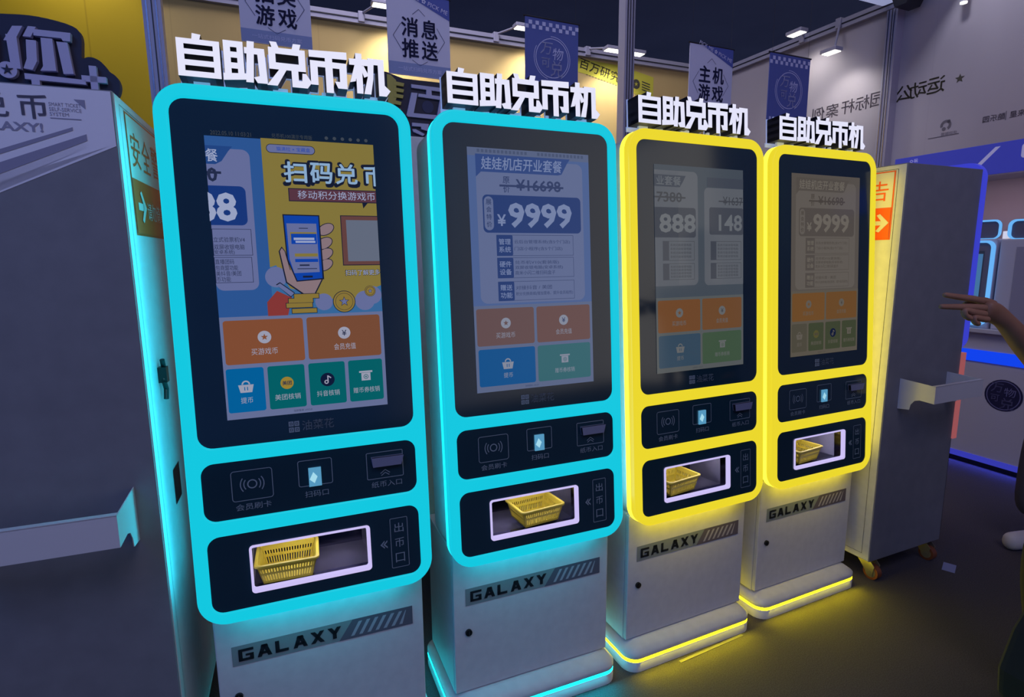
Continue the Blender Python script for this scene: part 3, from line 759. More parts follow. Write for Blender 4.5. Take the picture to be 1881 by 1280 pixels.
def screen_one(a):
    c = dict(bg=pix('sky_blue', (42, 82, 142)), card=pix('card_one', (98, 106, 150)), rib=pix('ribbon_one', (32, 66, 126)), txt=pix('paleblue', (150, 160, 192)), ink=pix('ink_one', (34, 42, 70)), box=pix('deepblue', (22, 52, 118)),
             yel=pix('mustard', (128, 114, 54)), dk=pix('outline', (20, 26, 46)), ttl=pix('title_ice', (134, 166, 200)), ttl2=pix('title_blue', (40, 110, 160)), red=pix('maroon', (84, 50, 62)), sleeve=pix('sleeve_red', (130, 52, 48)),
             skin=pix('skin_print', (132, 112, 118)), ph=pix('phone_blue', (12, 62, 160)), gold=pix('gold_print', (132, 112, 50)), cloud=pix('cloud_blue', (52, 100, 150)))
    a.rect(-0.2, -0.143, 0.2, 0.297, c['bg'], 1)
    a.text('2022.05.10 11:03:21', -0.141, 0.305, 0.010, pix('status', (58, 66, 76)), 1, w=0.090)
    a.text('兑币机100演示专用版', -0.001, 0.307, 0.011, pix('status', (58, 66, 76)), 1, w=0.096)
    for i in range(6): a.circle(0.082 + i * 0.020, 0.309, 0.0045, pix('status', (58, 66, 76)), 1, n=10)
    # left poster sliding out
    a.rect(-0.2, -0.076, -0.103, 0.268, c['card'], 2, 0.018)
    a.poly([(-0.2, 0.274), (-0.140, 0.274), (-0.150, 0.262), (-0.166, 0.238), (-0.180, 0.230), (-0.2, 0.230)], c['rib'], 3)
    a.text('餐', -0.187, 0.251, 0.030, c['txt'], 4, w=0.026, bold=0.01)
    a.text('0', -0.189, 0.205, 0.034, c['ink'], 3, bold=0.03); a.rect(-0.2, 0.207, -0.169, 0.213, c['ink'], 4)
    a.rect(-0.2, 0.084, -0.118, 0.179, c['box'], 3, 0.014); a.rect(-0.2, 0.084, -0.16, 0.179, c['box'], 3)
    a.text('8', -0.163, 0.128, 0.070, c['txt'], 4, w=0.046, bold=0.03); a.text('8', -0.2085, 0.128, 0.070, c['txt'], 4, w=0.044, bold=0.03)
    a.frame(-0.2, 0.010, -0.112, 0.075, 0.0012, c['ink'], 3); a.frame(-0.2, -0.057, -0.115, 0.006, 0.0012, c['ink'], 3)
    for s_, v, w_ in (('立式验票机V4', 0.049, 0.070), ('双屏收银电脑', 0.031, 0.068), ('安卓系统)', 0.018, 0.045), ('直播团码', -0.005, 0.042), ('包商盟功能', -0.020, 0.050), ('美抖音/美团', -0.034, 0.056), ('币功能', -0.048, 0.032)):
        a.text(s_, -0.198, v, 0.0125, c['ink'], 4, align='L', w=w_)
    # right poster
    a.rect(-0.075, -0.143, 0.2, 0.299, c['yel'], 2)
    a.rect(-0.064, 0.264, 0.052, 0.286, c['dk'], 3, 0.011); a.rect(-0.0625, 0.2655, 0.0505, 0.2845, c['card'], 4, 0.0095)
    a.text('猫滴拉 × 宝藏盒', 0.0, 0.275, 0.010, c['ph'], 5, w=0.080)
    for i, ch in enumerate('扫码兑'):
        u = 0.001 + i * 0.063
        a.text(ch, u, 0.217, 0.060, c['dk'], 3, w=0.063, bold=0.055); a.text(ch, u, 0.219, 0.050, c['ttl'], 4, w=0.053, bold=0.022)
    a.text('币', 0.199, 0.217, 0.060, c['dk'], 3, w=0.063, bold=0.055); a.text('币', 0.199, 0.217, 0.050, c['ttl'], 4, w=0.053, bold=0.022)
    a.rect(-0.019, 0.146, 0.2, 0.179, c['dk'], 3); a.rect(-0.017, 0.148, 0.2, 0.177, c['red'], 4)
    a.text('移动积分换游戏币', 0.100, 0.163, 0.021, c['txt'], 5, w=0.194); a.poly([(0.163, 0.147), (0.178, 0.147), (0.165, 0.132)], c['dk'], 3)
    # clouds, sleeve, hand with phone, coins
    a.poly([(-0.075, -0.143), (-0.075, -0.020), (-0.060, -0.015), (-0.052, -0.035), (-0.03, -0.075), (0.037, -0.091), (0.074, -0.106), (0.10, -0.098), (0.137, -0.106), (0.16, -0.088), (0.2, -0.072), (0.2, -0.143)], c['cloud'], 3)
    for u, v, r_ in ((-0.062, -0.045, 0.026), (0.05, -0.112, 0.022), (0.155, -0.112, 0.026), (0.195, -0.098, 0.024)): a.circle(min(u, 0.176), v, r_, c['card'], 4)
    a.poly([(-0.0075 - 0.055, -0.080), (-0.0875, -0.108), (-0.0875, -0.143), (-0.040, -0.143), (-0.028, -0.098)], c['sleeve'], 5)
    a.poly([(-0.064, -0.064), (-0.054, -0.058), (-0.020, -0.086), (-0.030, -0.098)], c['dk'], 6); a.poly([(-0.062, -0.066), (-0.054, -0.061), (-0.022, -0.087), (-0.030, -0.095)], c['card'], 7)
    a.poly([(-0.052, 0.020), (-0.044, 0.032), (-0.036, 0.020), (-0.026, -0.030), (0.050, -0.030), (0.050, -0.055), (0.030, -0.092), (0.0, -0.092), (-0.040, -0.060)], c['dk'], 5)
    a.poly([(-0.049, 0.020), (-0.044, 0.028), (-0.038, 0.020), (-0.028, -0.028), (0.047, -0.028), (0.047, -0.054), (0.028, -0.089), (0.002, -0.089), (-0.037, -0.058)], c['skin'], 6)
    for u, v in ((0.066, 0.076), (0.060, 0.040), (0.060, 0.012), (0.058, -0.016)):
        a.poly([(u + x * math.cos(0.5) - y * math.sin(0.5), v + x * math.sin(0.5) + y * math.cos(0.5)) for x, y in circ(0, 0, 0.023, 20, 0.0145)], c['dk'], 5)
        a.poly([(u + x * math.cos(0.5) - y * math.sin(0.5), v + x * math.sin(0.5) + y * math.cos(0.5)) for x, y in circ(0, 0, 0.021, 20, 0.0125)], c['skin'], 6)
    a.poly([(-0.037, 0.113), (0.052, 0.112), (0.054, -0.053), (-0.014, -0.058), (-0.034, 0.0)], c['dk'], 7)
    a.poly([(-0.034, 0.110), (0.049, 0.109), (0.050, -0.050), (-0.012, -0.055), (-0.031, 0.0)], c['ph'], 8)
    a.poly([(-0.029, 0.090), (0.043, 0.090), (0.044, -0.034), (-0.018, -0.036), (-0.027, 0.0)], c['card'], 9)
    a.rect(-0.022, 0.048, 0.042, 0.068, c['yel'], 10); a.rect(-0.020, 0.038, 0.042, 0.064, c['ph'], 11); a.rect(-0.014, 0.048, 0.036, 0.054, c['txt'], 12); a.rect(-0.010, 0.041, 0.038, 0.046, c['txt'], 12)
    a.rect(-0.014, 0.006, 0.042, 0.014, c['yel'], 10); a.rect(-0.014, -0.008, 0.042, 0.0, c['ph'], 10); a.rect(-0.004, -0.018, 0.020, -0.014, c['ink'], 10); a.rect(-0.010, -0.026, 0.038, -0.024, c['ink'], 10)
    a.rect(0.0, 0.077, 0.022, 0.079, c['ink'], 10); a.rect(0.002, -0.048, 0.026, -0.043, c['dk'], 10)
    for k, (u0, u1, v) in enumerate(((-0.024, 0.039, -0.0955), (-0.038, 0.024, -0.1065), (-0.044, 0.022, -0.1185), (-0.031, 0.032, -0.133))):
        a.rect(u0, v - 0.007, u1, v + 0.007, c['dk'], 9); a.rect(u0 + 0.0015, v - 0.0055, u1 - 0.0015, v + 0.0055, c['gold'], 10)
    for u, v, r_ in ((0.101, -0.113, 0.029), (0.170, -0.087, 0.0145)):
        a.circle(u, v, r_, c['dk'], 7); a.circle(u, v, r_ * 0.94, c['gold'], 8); a.ring(u, v, r_ * 0.78, 0.001, c['dk'], 9); a.poly(star(u, v, r_ * 0.48), c['dk'], 9); a.poly(star(u, v, r_ * 0.38), c['card'], 10)
    # framed card (its square code is left blank)
    a.rect(0.104, -0.018, 0.2, 0.113, c['dk'], 3); a.rect(0.106, -0.016, 0.2, 0.111, pix('frame_brown', (96, 62, 58)), 4); a.rect(0.118, -0.007, 0.2, 0.101, pix('card_grey', (96, 104, 122)), 5)
    a.text('扫码了解更多', 0.154, -0.037, 0.016, c['dk'], 3, w=0.092, bold=0.03); a.text('扫码了解更多', 0.154, -0.037, 0.0145, c['txt'], 4, w=0.090)
    menu(a, (pix('menu_one', (98, 108, 146)), pix('orange_one', (126, 74, 46)), pix('orange_one_b', (116, 72, 48)), pix('button_blue', (0, 92, 150)), pix('button_teal', (0, 92, 98)), pix('label_one', (150, 152, 172)), pix('ink_one', (34, 42, 70))), True)

C2 = (pix('bg_two', (70, 92, 140)), pix('card_two', (90, 102, 140)), pix('ribbon_two', (42, 66, 122)), pix('pale_two', (112, 126, 164)), pix('ink_two', (42, 56, 96)), pix('box_two', (30, 54, 108)))
def screen_two(a):
    a.rect(-0.2, -0.143, 0.2, 0.315, pix('topbar_two', (82, 94, 126)), 1); a.rect(-0.2, -0.143, 0.2, 0.292, C2[0], 1.5)
    for i in range(26): a.rect(-0.17 + i * 0.0125 + (0.03 if i > 12 else 0), 0.302, -0.162 + i * 0.0125 + (0.03 if i > 12 else 0), 0.311, pix('ticks_two', (66, 78, 108)), 2)
    offer_card(a, C2)
    menu(a, (pix('menu_two', (86, 98, 130)), pix('orange_two', (94, 72, 74)), pix('orange_two_b', (98, 72, 72)), pix('blue_two', (0, 76, 134)), pix('teal_two', (46, 96, 106)), pix('label_two', (126, 132, 150)), pix('ink_two', (42, 56, 96))), False)

C3 = (pix('bg_three', (64, 72, 82)), pix('card_three', (86, 90, 98)), pix('ribbon_three', (58, 64, 76)), pix('pale_three', (96, 100, 106)), pix('ink_three', (58, 61, 68)), pix('box_three', (60, 64, 74)))
def screen_three(a):
    a.rect(-0.2, -0.143, 0.2, 0.303, C3[0], 1)
    a.rect(-0.2, -0.102, -0.013, 0.285, C3[1], 2, 0.020); a.rect(-0.2, -0.102, -0.1, 0.285, C3[1], 2)
    a.poly([(-0.2, 0.270), (-0.066, 0.270), (-0.078, 0.250), (-0.092, 0.231), (-0.2, 0.231)], C3[2], 3)
    a.text('业套餐', -0.140, 0.251, 0.030, C3[3], 4, w=0.104, bold=0.008)
    a.text('7380', -0.137, 0.197, 0.034, C3[4], 3, w=0.108, bold=0.018); a.rect(-0.2, 0.1935, -0.068, 0.199, C3[4], 4)
    a.rect(-0.2, 0.062, -0.023, 0.163, C3[5], 3, 0.010); a.rect(-0.2, 0.062, -0.1, 0.163, C3[5], 3); a.text('888', -0.103, 0.110, 0.064, C3[3], 4, w=0.158, bold=0.028)
    a.rect(0.016, -0.104, 0.2, 0.235, C3[1], 2, 0.018); a.rect(0.1, -0.104, 0.2, 0.235, C3[1], 2)
    a.rect(0.030, 0.236, 0.2, 0.270, C3[2], 3); 
    a.text('¥1637', 0.150, 0.192, 0.030, C3[4], 3, w=0.095, bold=0.01); a.rect(0.082, 0.1875, 0.2, 0.192, C3[4], 4)
    a.rect(0.039, 0.073, 0.2, 0.168, C3[5], 3, 0.008); a.text('148', 0.138, 0.115, 0.058, C3[3], 4, w=0.112, bold=0.02)
    for u0, u1, t0 in ((-0.168, -0.03, -0.142), (0.044, 0.19, 0.07)):
        for v1, v0 in ((0.050, -0.016), (-0.026, -0.082)):
            a.frame(u0, v0, u1, v1, 0.0014, C3[4], 3); a.rect(u0, v0, t0, v1, C3[5], 4)
            for i in range(4):
                a.text('系统功能收银电脑', t0 + 0.006, v1 - (v1 - v0) * (i + 1) / 5, 0.009, C3[4], 4, align='L', w=(u1 - t0) * 0.82)
    menu(a, (pix('menu_three', (82, 86, 88)), pix('orange_three', (108, 70, 42)), pix('orange_three_b', (104, 70, 44)), pix('blue_three', (50, 70, 88)), pix('green_three', (60, 80, 62)), pix('label_three', (96, 98, 100)), pix('ink_three', (52, 55, 62))), False)

C4 = (pix('bg_four', (82, 76, 70)), pix('card_four', (92, 86, 80)), pix('ribbon_four', (78, 72, 66)), pix('pale_four', (102, 96, 88)), pix('ink_four', (68, 62, 56)), pix('box_four', (76, 70, 65)))
def screen_four(a):
    a.rect(-0.2, -0.143, 0.2, 0.312, C4[0], 1)
    offer_card(a, C4)
    menu(a, (pix('menu_four', (86, 80, 70)), pix('orange_four', (106, 72, 36)), pix('orange_four_b', (102, 70, 36)), pix('blue_four', (74, 70, 58)), pix('green_four', (58, 64, 44)), pix('label_four', (92, 86, 78)), pix('ink_four', (60, 55, 50))), True, False)

KS = [(-0.5421, 1.4770, 0.3777), (0.0699, 1.7444, 0.3968), (0.6681, 2.0093, 0.4315), (1.2720, 2.3090, 0.4307)]
make_kiosk(*KS[0], 'cyan', 'cyan framed kiosk nearest the viewer, screen with phone in hand poster', screen_one)
make_kiosk(*KS[1], 'cyan', 'cyan framed kiosk beside a yellow one, screen offering 9999', screen_two)
make_kiosk(*KS[2], 'yellow', 'yellow framed kiosk next to the cyan ones, screen half way between two price cards', screen_three)
make_kiosk(*KS[3], 'yellow', 'yellow framed kiosk at the far end, beside the grey wheeled machine', screen_four)

def in_kiosk(i, u, w_, dz=0.0):
    x, y, yaw = KS[i]
    p = H(u, WIN[1], w_)
    return (x + p[0] * math.cos(yaw) - p[1] * math.sin(yaw), y + p[0] * math.sin(yaw) + p[1] * math.cos(yaw), p[2] + dz)
for i, u, w_, da, lab in ((0, -0.085, 0.075, -0.03, 'yellow coin basket at the left of the nearest cyan kiosk slot'), (1, 0.01, 0.085, 0.10, 'yellow coin basket in the middle of the second cyan kiosk slot'),
                          (2, -0.07, 0.085, 0.12, 'yellow coin basket in the slot of the nearer yellow kiosk'), (3, -0.055, 0.085, 0.10, 'yellow coin basket in the slot of the farthest yellow kiosk')):
    x, y, z = in_kiosk(i, u, w_, 0.009)
    b_ = basket((x, y, z), KS[i][2] + da, lab, 0.15, 0.115, 0.056)

# ------------------------------------------------------------------ wheeled ticket machines seen from behind
def machine(loc, yaw, label, side, header, sign):
    """loc = bottom corner (on the floor) where the broad back meets the sticker side; side=+1 sticker on the right flank, body to the left"""
    t = thing('ticket_machine', label, 'machine', (loc[0], loc[1], 0), yaw, 'wheeled ticket machines seen from behind')
    W, D, z0, z1 = 0.525, 0.62, 0.10, 1.87
    x0, x1 = (-W, 0.0) if side > 0 else (0.0, W)
    mb = MB(); mb.box((x0, 0.0, z0), (x1, D, z1), GREYBODY)
    # flank sheet in white
    xs = x1 if side > 0 else x0
    body = mb.build('body', t, 0.003)
    e = 0.002 * side
    fl = MB(); fl.box((min(xs, xs + e), 0.004, z0 + 0.004), (max(xs, xs + e), D - 0.004, z1 - 0.004), WHITE); flank = fl.build('side_panel', t)
    # place function for the flank: u from near edge to the back, read from outside
    fx = xs + e
    if side > 0: F_ = lambda u, v, l=0.0: (fx + l, u, v)
    else: F_ = lambda u, v, l=0.0: (fx - l, D - u, v)
    ORG = mat('warning_orange', (226, 84, 28), 0.45); YST = mat('sticker_white', (205, 200, 196), 0.45)
    a = Art(F_, 0.0008)
    us = 0.07 if side > 0 else D - 0.045 - 0.44
    a.rect(us, 1.56, us + 0.44, 1.845, ORG, 1); a.rect(us + 0.006, 1.565, us + 0.434, 1.840, YST, 2)
    a.rect(us + 0.006, 1.565, us + 0.434, 1.695, ORG, 3)
    for i, ch in enumerate('安全警告'): a.text(ch, us + 0.068 + i * 0.102, 1.765, 0.084, ORG, 3, w=0.084)
    for q in (0.07, 0.388):
        m_ = us + q
        a.rect(m_ - 0.035, 1.622, m_ + 0.025, 1.640, YST, 4); a.poly([(m_ + 0.042, 1.631), (m_ + 0.002, 1.670), (m_ - 0.012, 1.664), (m_ + 0.016, 1.631), (m_ - 0.012, 1.598), (m_ + 0.002, 1.592)], YST, 5)
    a.text('请勿倚靠', us + 0.22, 1.625, 0.045, YST, 4)
    a.frame(0.035, z0 + 0.03, D - 0.035, z1 - 0.02, 0.0015, DARK, 1)
    a.build('warning_sticker', flank)
    # hatch, plug and cable clip low on the flank
    mb = MB()
    mb.add([F_(0.17, 0.83, 0.001), F_(0.25, 0.83, 0.001), F_(0.25, 0.93, 0.001), F_(0.17, 0.93, 0.001)], [(0, 1, 2, 3)], BLACK); mb.build('vent_hatch', flank)
    pts = [(0.128, 1.245), (0.140, 1.215), (0.124, 1.19), (0.142, 1.165), (0.130, 1.14)]
    mb = MB(); mb.box((min(fx, fx + 0.02 * side), (0.122 if side > 0 else D - 0.148), 1.185), (max(fx, fx + 0.02 * side), (0.148 if side > 0 else D - 0.122), 1.225), BLACK); mb.build('plug', flank)
    mb = MB()
    for p_, q_ in zip(pts, pts[1:]): mb.tube(F_(*p_, 0.012), F_(*q_, 0.012), 0.006, BLACK, 8)
    mb.build('plug_cable', flank)
    # header print and lettering on the broad back
    B_ = lambda u, v, l=0.0: (u, -l, v)
    if header:
        a = Art(B_, 0.0008)
        a.poly([(x0 + 0.003, 1.50), (x0 + 0.003, z1 - 0.003), (x1 - 0.003, z1 - 0.003), (x1 - 0.003, 1.752)], WHITEPRINT, 1)
        a.poly([(-0.004 - 0.01, 1.752), (-0.5, 1.512), (-0.5, 1.53), (-0.06, 1.744), (-0.06, 1.758), (-0.5, 1.565), (-0.5, 1.56)], WHITEPRINT, 1)
        a.poly([(-0.45, 1.575), (-0.056, 1.760), (-0.056, 1.774), (-0.45, 1.610)], PRINTGREY, 2)
        a.poly([(-0.45, 1.625), (-0.08, 1.780), (-0.08, 1.787), (-0.45, 1.640)], PRINTGREY, 2)
        for ch, u in (('自', -0.415), ('助', -0.345), ('兑', -0.214), ('币', -0.146)):
            if ch in '兑币': a.text(ch, u, 1.824, 0.048, PRINTGREY, 2, w=0.050, bold=0.02)
        a.text('SMART TICKET', -0.128 + 0.01, 1.832, 0.0075, PRINTGREY, 2, align='L', w=0.058); a.text('SELF-SERVICE', -0.118, 1.822, 0.0075, PRINTGREY, 2, align='L', w=0.058); a.text('SYSTEM', -0.118, 1.812, 0.0075, PRINTGREY, 2, align='L', w=0.034)
        a.rect(-0.118, 1.8025, -0.062, 1.8045, PRINTGREY, 2); a.poly([(-0.072, 1.845), (-0.052, 1.845), (-0.052, 1.826)], PRINTGREY, 2)
        a.text('GALAXY!', -0.200, 1.782, 0.019, PRINTGREY, 2, w=0.135, bold=0.03)
        a.build('back_print', body)
    # push handle: two notched cheeks and a bar
    h0, h1 = (-0.405, -0.05) if side > 0 else (0.092, 0.430)
    cheek = [(0.0, 0.957), (0.0, 0.820), (-0.050, 0.826), (-0.054, 0.850), (-0.068, 0.870), (-0.088, 0.877), (-0.145, 0.873), (-0.145, 0.948)]
    HB = mat('pale_handle', (205, 202, 208), 0.45)
    mb = MB()
    for u in (h0, h1): mb.prism([(p[0], p[1]) for p in cheek], u - 0.002 if u == h0 else u, u if u == h0 else u + 0.002, HB, lambda y_, z_, x_: (x_, y_, z_))
    mb.box((h0 - 0.002, -0.1475, 0.873), (h1 + 0.002, -0.1445, 0.948), HB)
    mb.box((h0 - 0.002, -0.1475, 0.946), (h1 + 0.002, -0.132, 0.949), HB)
    mb.build('push_handle', t)
    # the glowing front frame, seen edge-on beyond the broad flank
    q0, q1 = (x1, x1 + 0.030) if side < 0 else (x0 - 0.030, x0)
    vs, fs = curve_mesh([rrect(-0.006, 1.04, D + 0.012, 1.905, 0.07, 8), rrect(0.03, 1.07, D - 0.03, 1.865, 0.04, 8)], q1 - q0)
    fr = MB(); fr.add([((q0 + q1) / 2 + z_, x_, y_) for x_, y_, z_ in vs], fs, glow('machine_blue_led', (56, 62, 196), 1.0)); fr.build('light_frame', t)
    mb = MB(); mb.box((q0, -0.006, 0.62), (q1, D + 0.010, 1.038), glow('machine_red_led', (158, 84, 88), 0.9)); mb.build('lower_light_panel', t)
    mb = MB(); mb.box((q0, 0.01, 0.14), (q0 + 0.02 if side < 0 else q1, D - 0.01, 0.618), DARK); mb.build('front_plinth', t)
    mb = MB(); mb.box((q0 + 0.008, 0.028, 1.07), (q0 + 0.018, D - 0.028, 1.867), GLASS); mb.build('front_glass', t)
    # casters
    for cx_, cy_ in ((x0 + 0.055, 0.055), (x1 - 0.055, 0.055), (x0 + 0.055, D - 0.055), (x1 - 0.055, D - 0.055)):
        c = MB(); c.box((cx_ - 0.035, cy_ - 0.035, 0.094), (cx_ + 0.035, cy_ + 0.035, 0.1005), ZINC)
        for s in (-1, 1):
            c.prism([(cy_ + 0.03, 0.094), (cy_ - 0.035, 0.094), (cy_ - 0.060, 0.070), (cy_ - 0.052, 0.020), (cy_ - 0.030, 0.024)], cx_ + s * 0.020 - 0.0015, cx_ + s * 0.020 + 0.0015, ZINC, lambda y_, z_, x_: (x_, y_, z_))
        cc = c.build('caster', t)
        wv = MB(); wv.tube((cx_ - 0.015, cy_ - 0.040, 0.035), (cx_ + 0.015, cy_ - 0.040, 0.035), 0.035, WHEEL, 24); wv.tube((cx_ - 0.0235, cy_ - 0.040, 0.035), (cx_ + 0.0235, cy_ - 0.040, 0.035), 0.008, ZINC, 10); wv.tube((cx_ - 0.0165, cy_ - 0.040, 0.035), (cx_ + 0.0165, cy_ - 0.040, 0.035), 0.024, ZINC, 20); wv.build('wheel', cc)
    if sign:
        # foam board word sign standing on the top
        SG = lambda u, v, w_: (u, 0.08 + w_, v)
        cloud = [(-0.52, 1.871), (-0.52, 2.010), (-0.215, 2.028), (-0.150, 2.034), (-0.078, 2.022), (-0.064, 2.005), (-0.068, 1.968), (-0.070, 1.950), (-0.058, 1.958), (-0.044, 1.957), (-0.030, 1.948), (-0.020, 1.930), (-0.006, 1.922), (0.0, 1.905), (-0.002, 1.890), (-0.010, 1.8715)]
        for _ in range(2): cloud = [q for p_, n_ in zip(cloud, cloud[1:] + cloud[:1]) for q in ((p_[0] * .75 + n_[0] * .25, p_[1] * .75 + n_[1] * .25), (p_[0] * .25 + n_[0] * .75, p_[1] * .25 + n_[1] * .75))]
        mb = MB(); mb.prism(cloud, 0.0, 0.02, NAVY, SG); bd = mb.build('word_board', t)
        wd = MB()
        def S_(pts, e=0.0): wd.prism([(p[0], p[1]) for p in pts], -0.012 - e, 0.0, LAV, SG)
        def r_(u0, v0, u1, v1): return [(u0, v0), (u1, v0), (u1, v1), (u0, v1)]
        S_([(-0.186, 2.003), (-0.168, 2.005), (-0.186, 1.972), (-0.205, 1.972)])            # person radical
        S_([(-0.200, 1.985), (-0.181, 1.985), (-0.181, 1.916), (-0.198, 1.916)], 0.0001)
        S_([(-0.158, 2.006), (-0.144, 2.006), (-0.156, 1.984), (-0.170, 1.984)])
        S_([(-0.150, 2.001), (-0.082, 2.001), (-0.084, 1.983), (-0.098, 1.983), (-0.100, 1.988), (-0.150, 1.988)], 0.0001)
        S_([(-0.165, 1.978), (-0.147, 1.978), (-0.150, 1.935), (-0.160, 1.916), (-0.176, 1.918), (-0.168, 1.938)])
        S_([(-0.138, 1.985), (-0.117, 1.985), (-0.117, 1.918), (-0.146, 1.916), (-0.140, 1.926)])
        S_([(-0.110, 1.980), (-0.090, 1.980), (-0.085, 1.915), (-0.104, 1.913)])
        S_([(-0.176, 1.908), (-0.064, 1.904), (-0.064, 1.894), (-0.176, 1.896)])
        S_(r_(-0.055, 1.875, -0.041, 1.936)); S_(r_(-0.071, 1.901, -0.024, 1.914))
        S_(circ(-0.205, 1.912, 0.017, 24)); S_(r_(-0.165, 1.872, -0.150, 1.896))
        S_([(-0.30, 2.0), (-0.235, 2.0), (-0.235, 1.985), (-0.30, 1.985)]); S_([(-0.235, 1.99), (-0.217, 1.99), (-0.222, 1.93), (-0.24, 1.93)])
        S_([(-0.30, 1.955), (-0.225, 1.955), (-0.225, 1.94), (-0.30, 1.94)]); S_([(-0.29, 2.0), (-0.273, 2.0), (-0.273, 1.90), (-0.29, 1.90)])
        wd.build('word', bd)
        mb = MB(); mb.prism(star(-0.205, 1.912, 0.011, 0.35), -0.014, -0.012, NAVY, SG); mb.build('star_mark', bd)
    return t

machine((-0.877, 1.322), math.radians(20.6), 'pale grey ticket machine filling the left edge, with printed header and push handle', 1, True, True)
machine((1.633, 2.410), math.radians(23.7), 'dark grey ticket machine on casters right of the last yellow kiosk', -1, False, False)

# tall cabinet glimpsed between the two cyan kiosks, with a word board on top
gy = math.radians(23)
t = thing('ticket_cabinet', 'white cabinet with navy word board glimpsed between the two cyan kiosks', 'cabinet', (-0.35, 2.6, 0), gy)
mb = MB(); mb.box((-0.30, 0.0, 0.0), (0.22, 0.5, 2.022), WHITE); mb.build('body', t, 0.006)
mb = MB(); mb.prism([(-0.30, 2.023), (-0.30, 2.285), (-0.176, 2.281), (-0.105, 2.262), (0.20, 2.262), (0.20, 2.05), (0.05, 2.023)], 0.03, 0.05, NAVY, lambda u, v, w_: (u, w_, v)); bd = mb.build('word_board', t)
YF_ = mat('mustard_foam', (172, 160, 76), 0.6)
SG = lambda u, v, w_: (u, w_, v)
mb = MB()
mb.prism([(-0.176, 2.270), (-0.160, 2.268), (-0.138, 2.250), (-0.138, 2.18), (-0.150, 2.150), (-0.176, 2.150)], 0.020, 0.030, YF_, SG)
for k, (u1, v) in enumerate(((-0.103, 2.233), (-0.105, 2.208), (-0.108, 2.184), (-0.118, 2.156))): mb.prism([(-0.15, v + 0.012), (u1, v + 0.007), (u1 - 0.004, v - 0.006), (-0.15, v - 0.004)], 0.019 - k * 0.0001, 0.030, YF_, SG)
mb.prism([(-0.140, 2.135), (-0.122, 2.135), (-0.128, 2.09), (-0.142, 2.09)], 0.020, 0.030, YF_, SG); mb.prism([(-0.172, 2.14), (-0.155, 2.138), (-0.158, 2.10), (-0.172, 2.10)], 0.020, 0.030, YF_, SG)
mb.build('mustard_mark', bd)
mb = MB()
for k, q in enumerate(([(-0.073, 2.240), (0.18, 2.236), (0.18, 2.218), (-0.072, 2.226)], [(-0.006, 2.23), (0.016, 2.23), (0.018, 2.19), (-0.008, 2.19)], [(-0.042, 2.205), (0.18, 2.200), (0.18, 2.182), (-0.044, 2.192)],
                       [(-0.073, 2.206), (-0.046, 2.206), (-0.070, 2.106), (-0.098, 2.110)], [(-0.09, 2.122), (0.06, 2.122), (0.06, 2.104), (-0.094, 2.106)], [(0.055, 2.195), (0.08, 2.195), (0.06, 2.104), (0.035, 2.104)],
                       [(-0.075, 2.082), (0.0, 2.082), (-0.005, 2.052), (-0.035, 2.058), (-0.035, 2.068), (-0.075, 2.068)], [(-0.075, 2.055), (-0.06, 2.056), (-0.02, 2.038), (-0.028, 2.030), (-0.07, 2.044)])):
    mb.prism(q, 0.020 - k * 0.0001, 0.030, LAV, SG)
mb.build('word', bd)
mb = MB(); mb.prism(circ(0.0, 2.155, 0.026), 0.028, 0.030, mat('navy_ring', (34, 44, 84), 0.6), SG); mb.build('emblem', bd)

# ------------------------------------------------------------------ counter row at the right
YC = math.radians(-68.5)
CO = (3.218, 3.972, 0)
CT = mat('counter_white', (190, 190, 206), 0.45)
BLED = glow('blue_led_band', (14, 62, 222), 1.15)
t = thing('counter', 'long white counter with blue light band and navy round emblem', 'counter', CO, YC)
mb = MB(); mb.box((-0.9, 0.02, 0.055), (1.9, 0.55, 0.955), CT); body = mb.build('body', t, 0.004)
mb = MB(); mb.box((-0.92, -0.02, 0.955), (1.92, 0.57, 0.985), mat('counter_slab', (190, 190, 205), 0.3)); mb.build('worktop', t, 0.005)
mb = MB(); mb.box((-0.9, 0.012, 0.752), (1.9, 0.0205, 0.832), BLED); mb.build('light_band', t)
mb = MB(); mb.box((-0.9, 0.045, 0.0), (1.9, 0.52, 0.055), BLACK); mb.box((-0.9, 0.012, 0.045), (1.9, 0.022, 0.085), glow('blue_led_low', (52, 56, 170), 1.0)); mb.build('kick_plate', t)
area('kick_light', (0.5, 0.036, 0.045), (0.5, -0.3, -0.02), 2.6, 5, (0.06, 0.09, 1.0), 0.012, t)
a = Art(lambda u, v, l=0.0: (u, 0.0195 - l, v), 0.0012)
EM = mat('emblem_navy', (26, 28, 72), 0.5); EP = mat('emblem_pale', (112, 112, 160), 0.5)
a.circle(0.262, 0.545, 0.112, EM, 1, 0.108); a.ring(0.262, 0.545, 0.100, 0.006, EP, 2)
a.text('万', 0.222, 0.592, 0.062, EP, 2, w=0.07, bold=0.01); a.text('物', 0.298, 0.572, 0.060, EP, 2, w=0.068, bold=0.0); a.text('可', 0.215, 0.520, 0.046, EP, 2, w=0.052, bold=0.01); a.text('兑', 0.290, 0.492, 0.076, EP, 2, w=0.082, bold=0.008)
a.build('round_emblem', body)

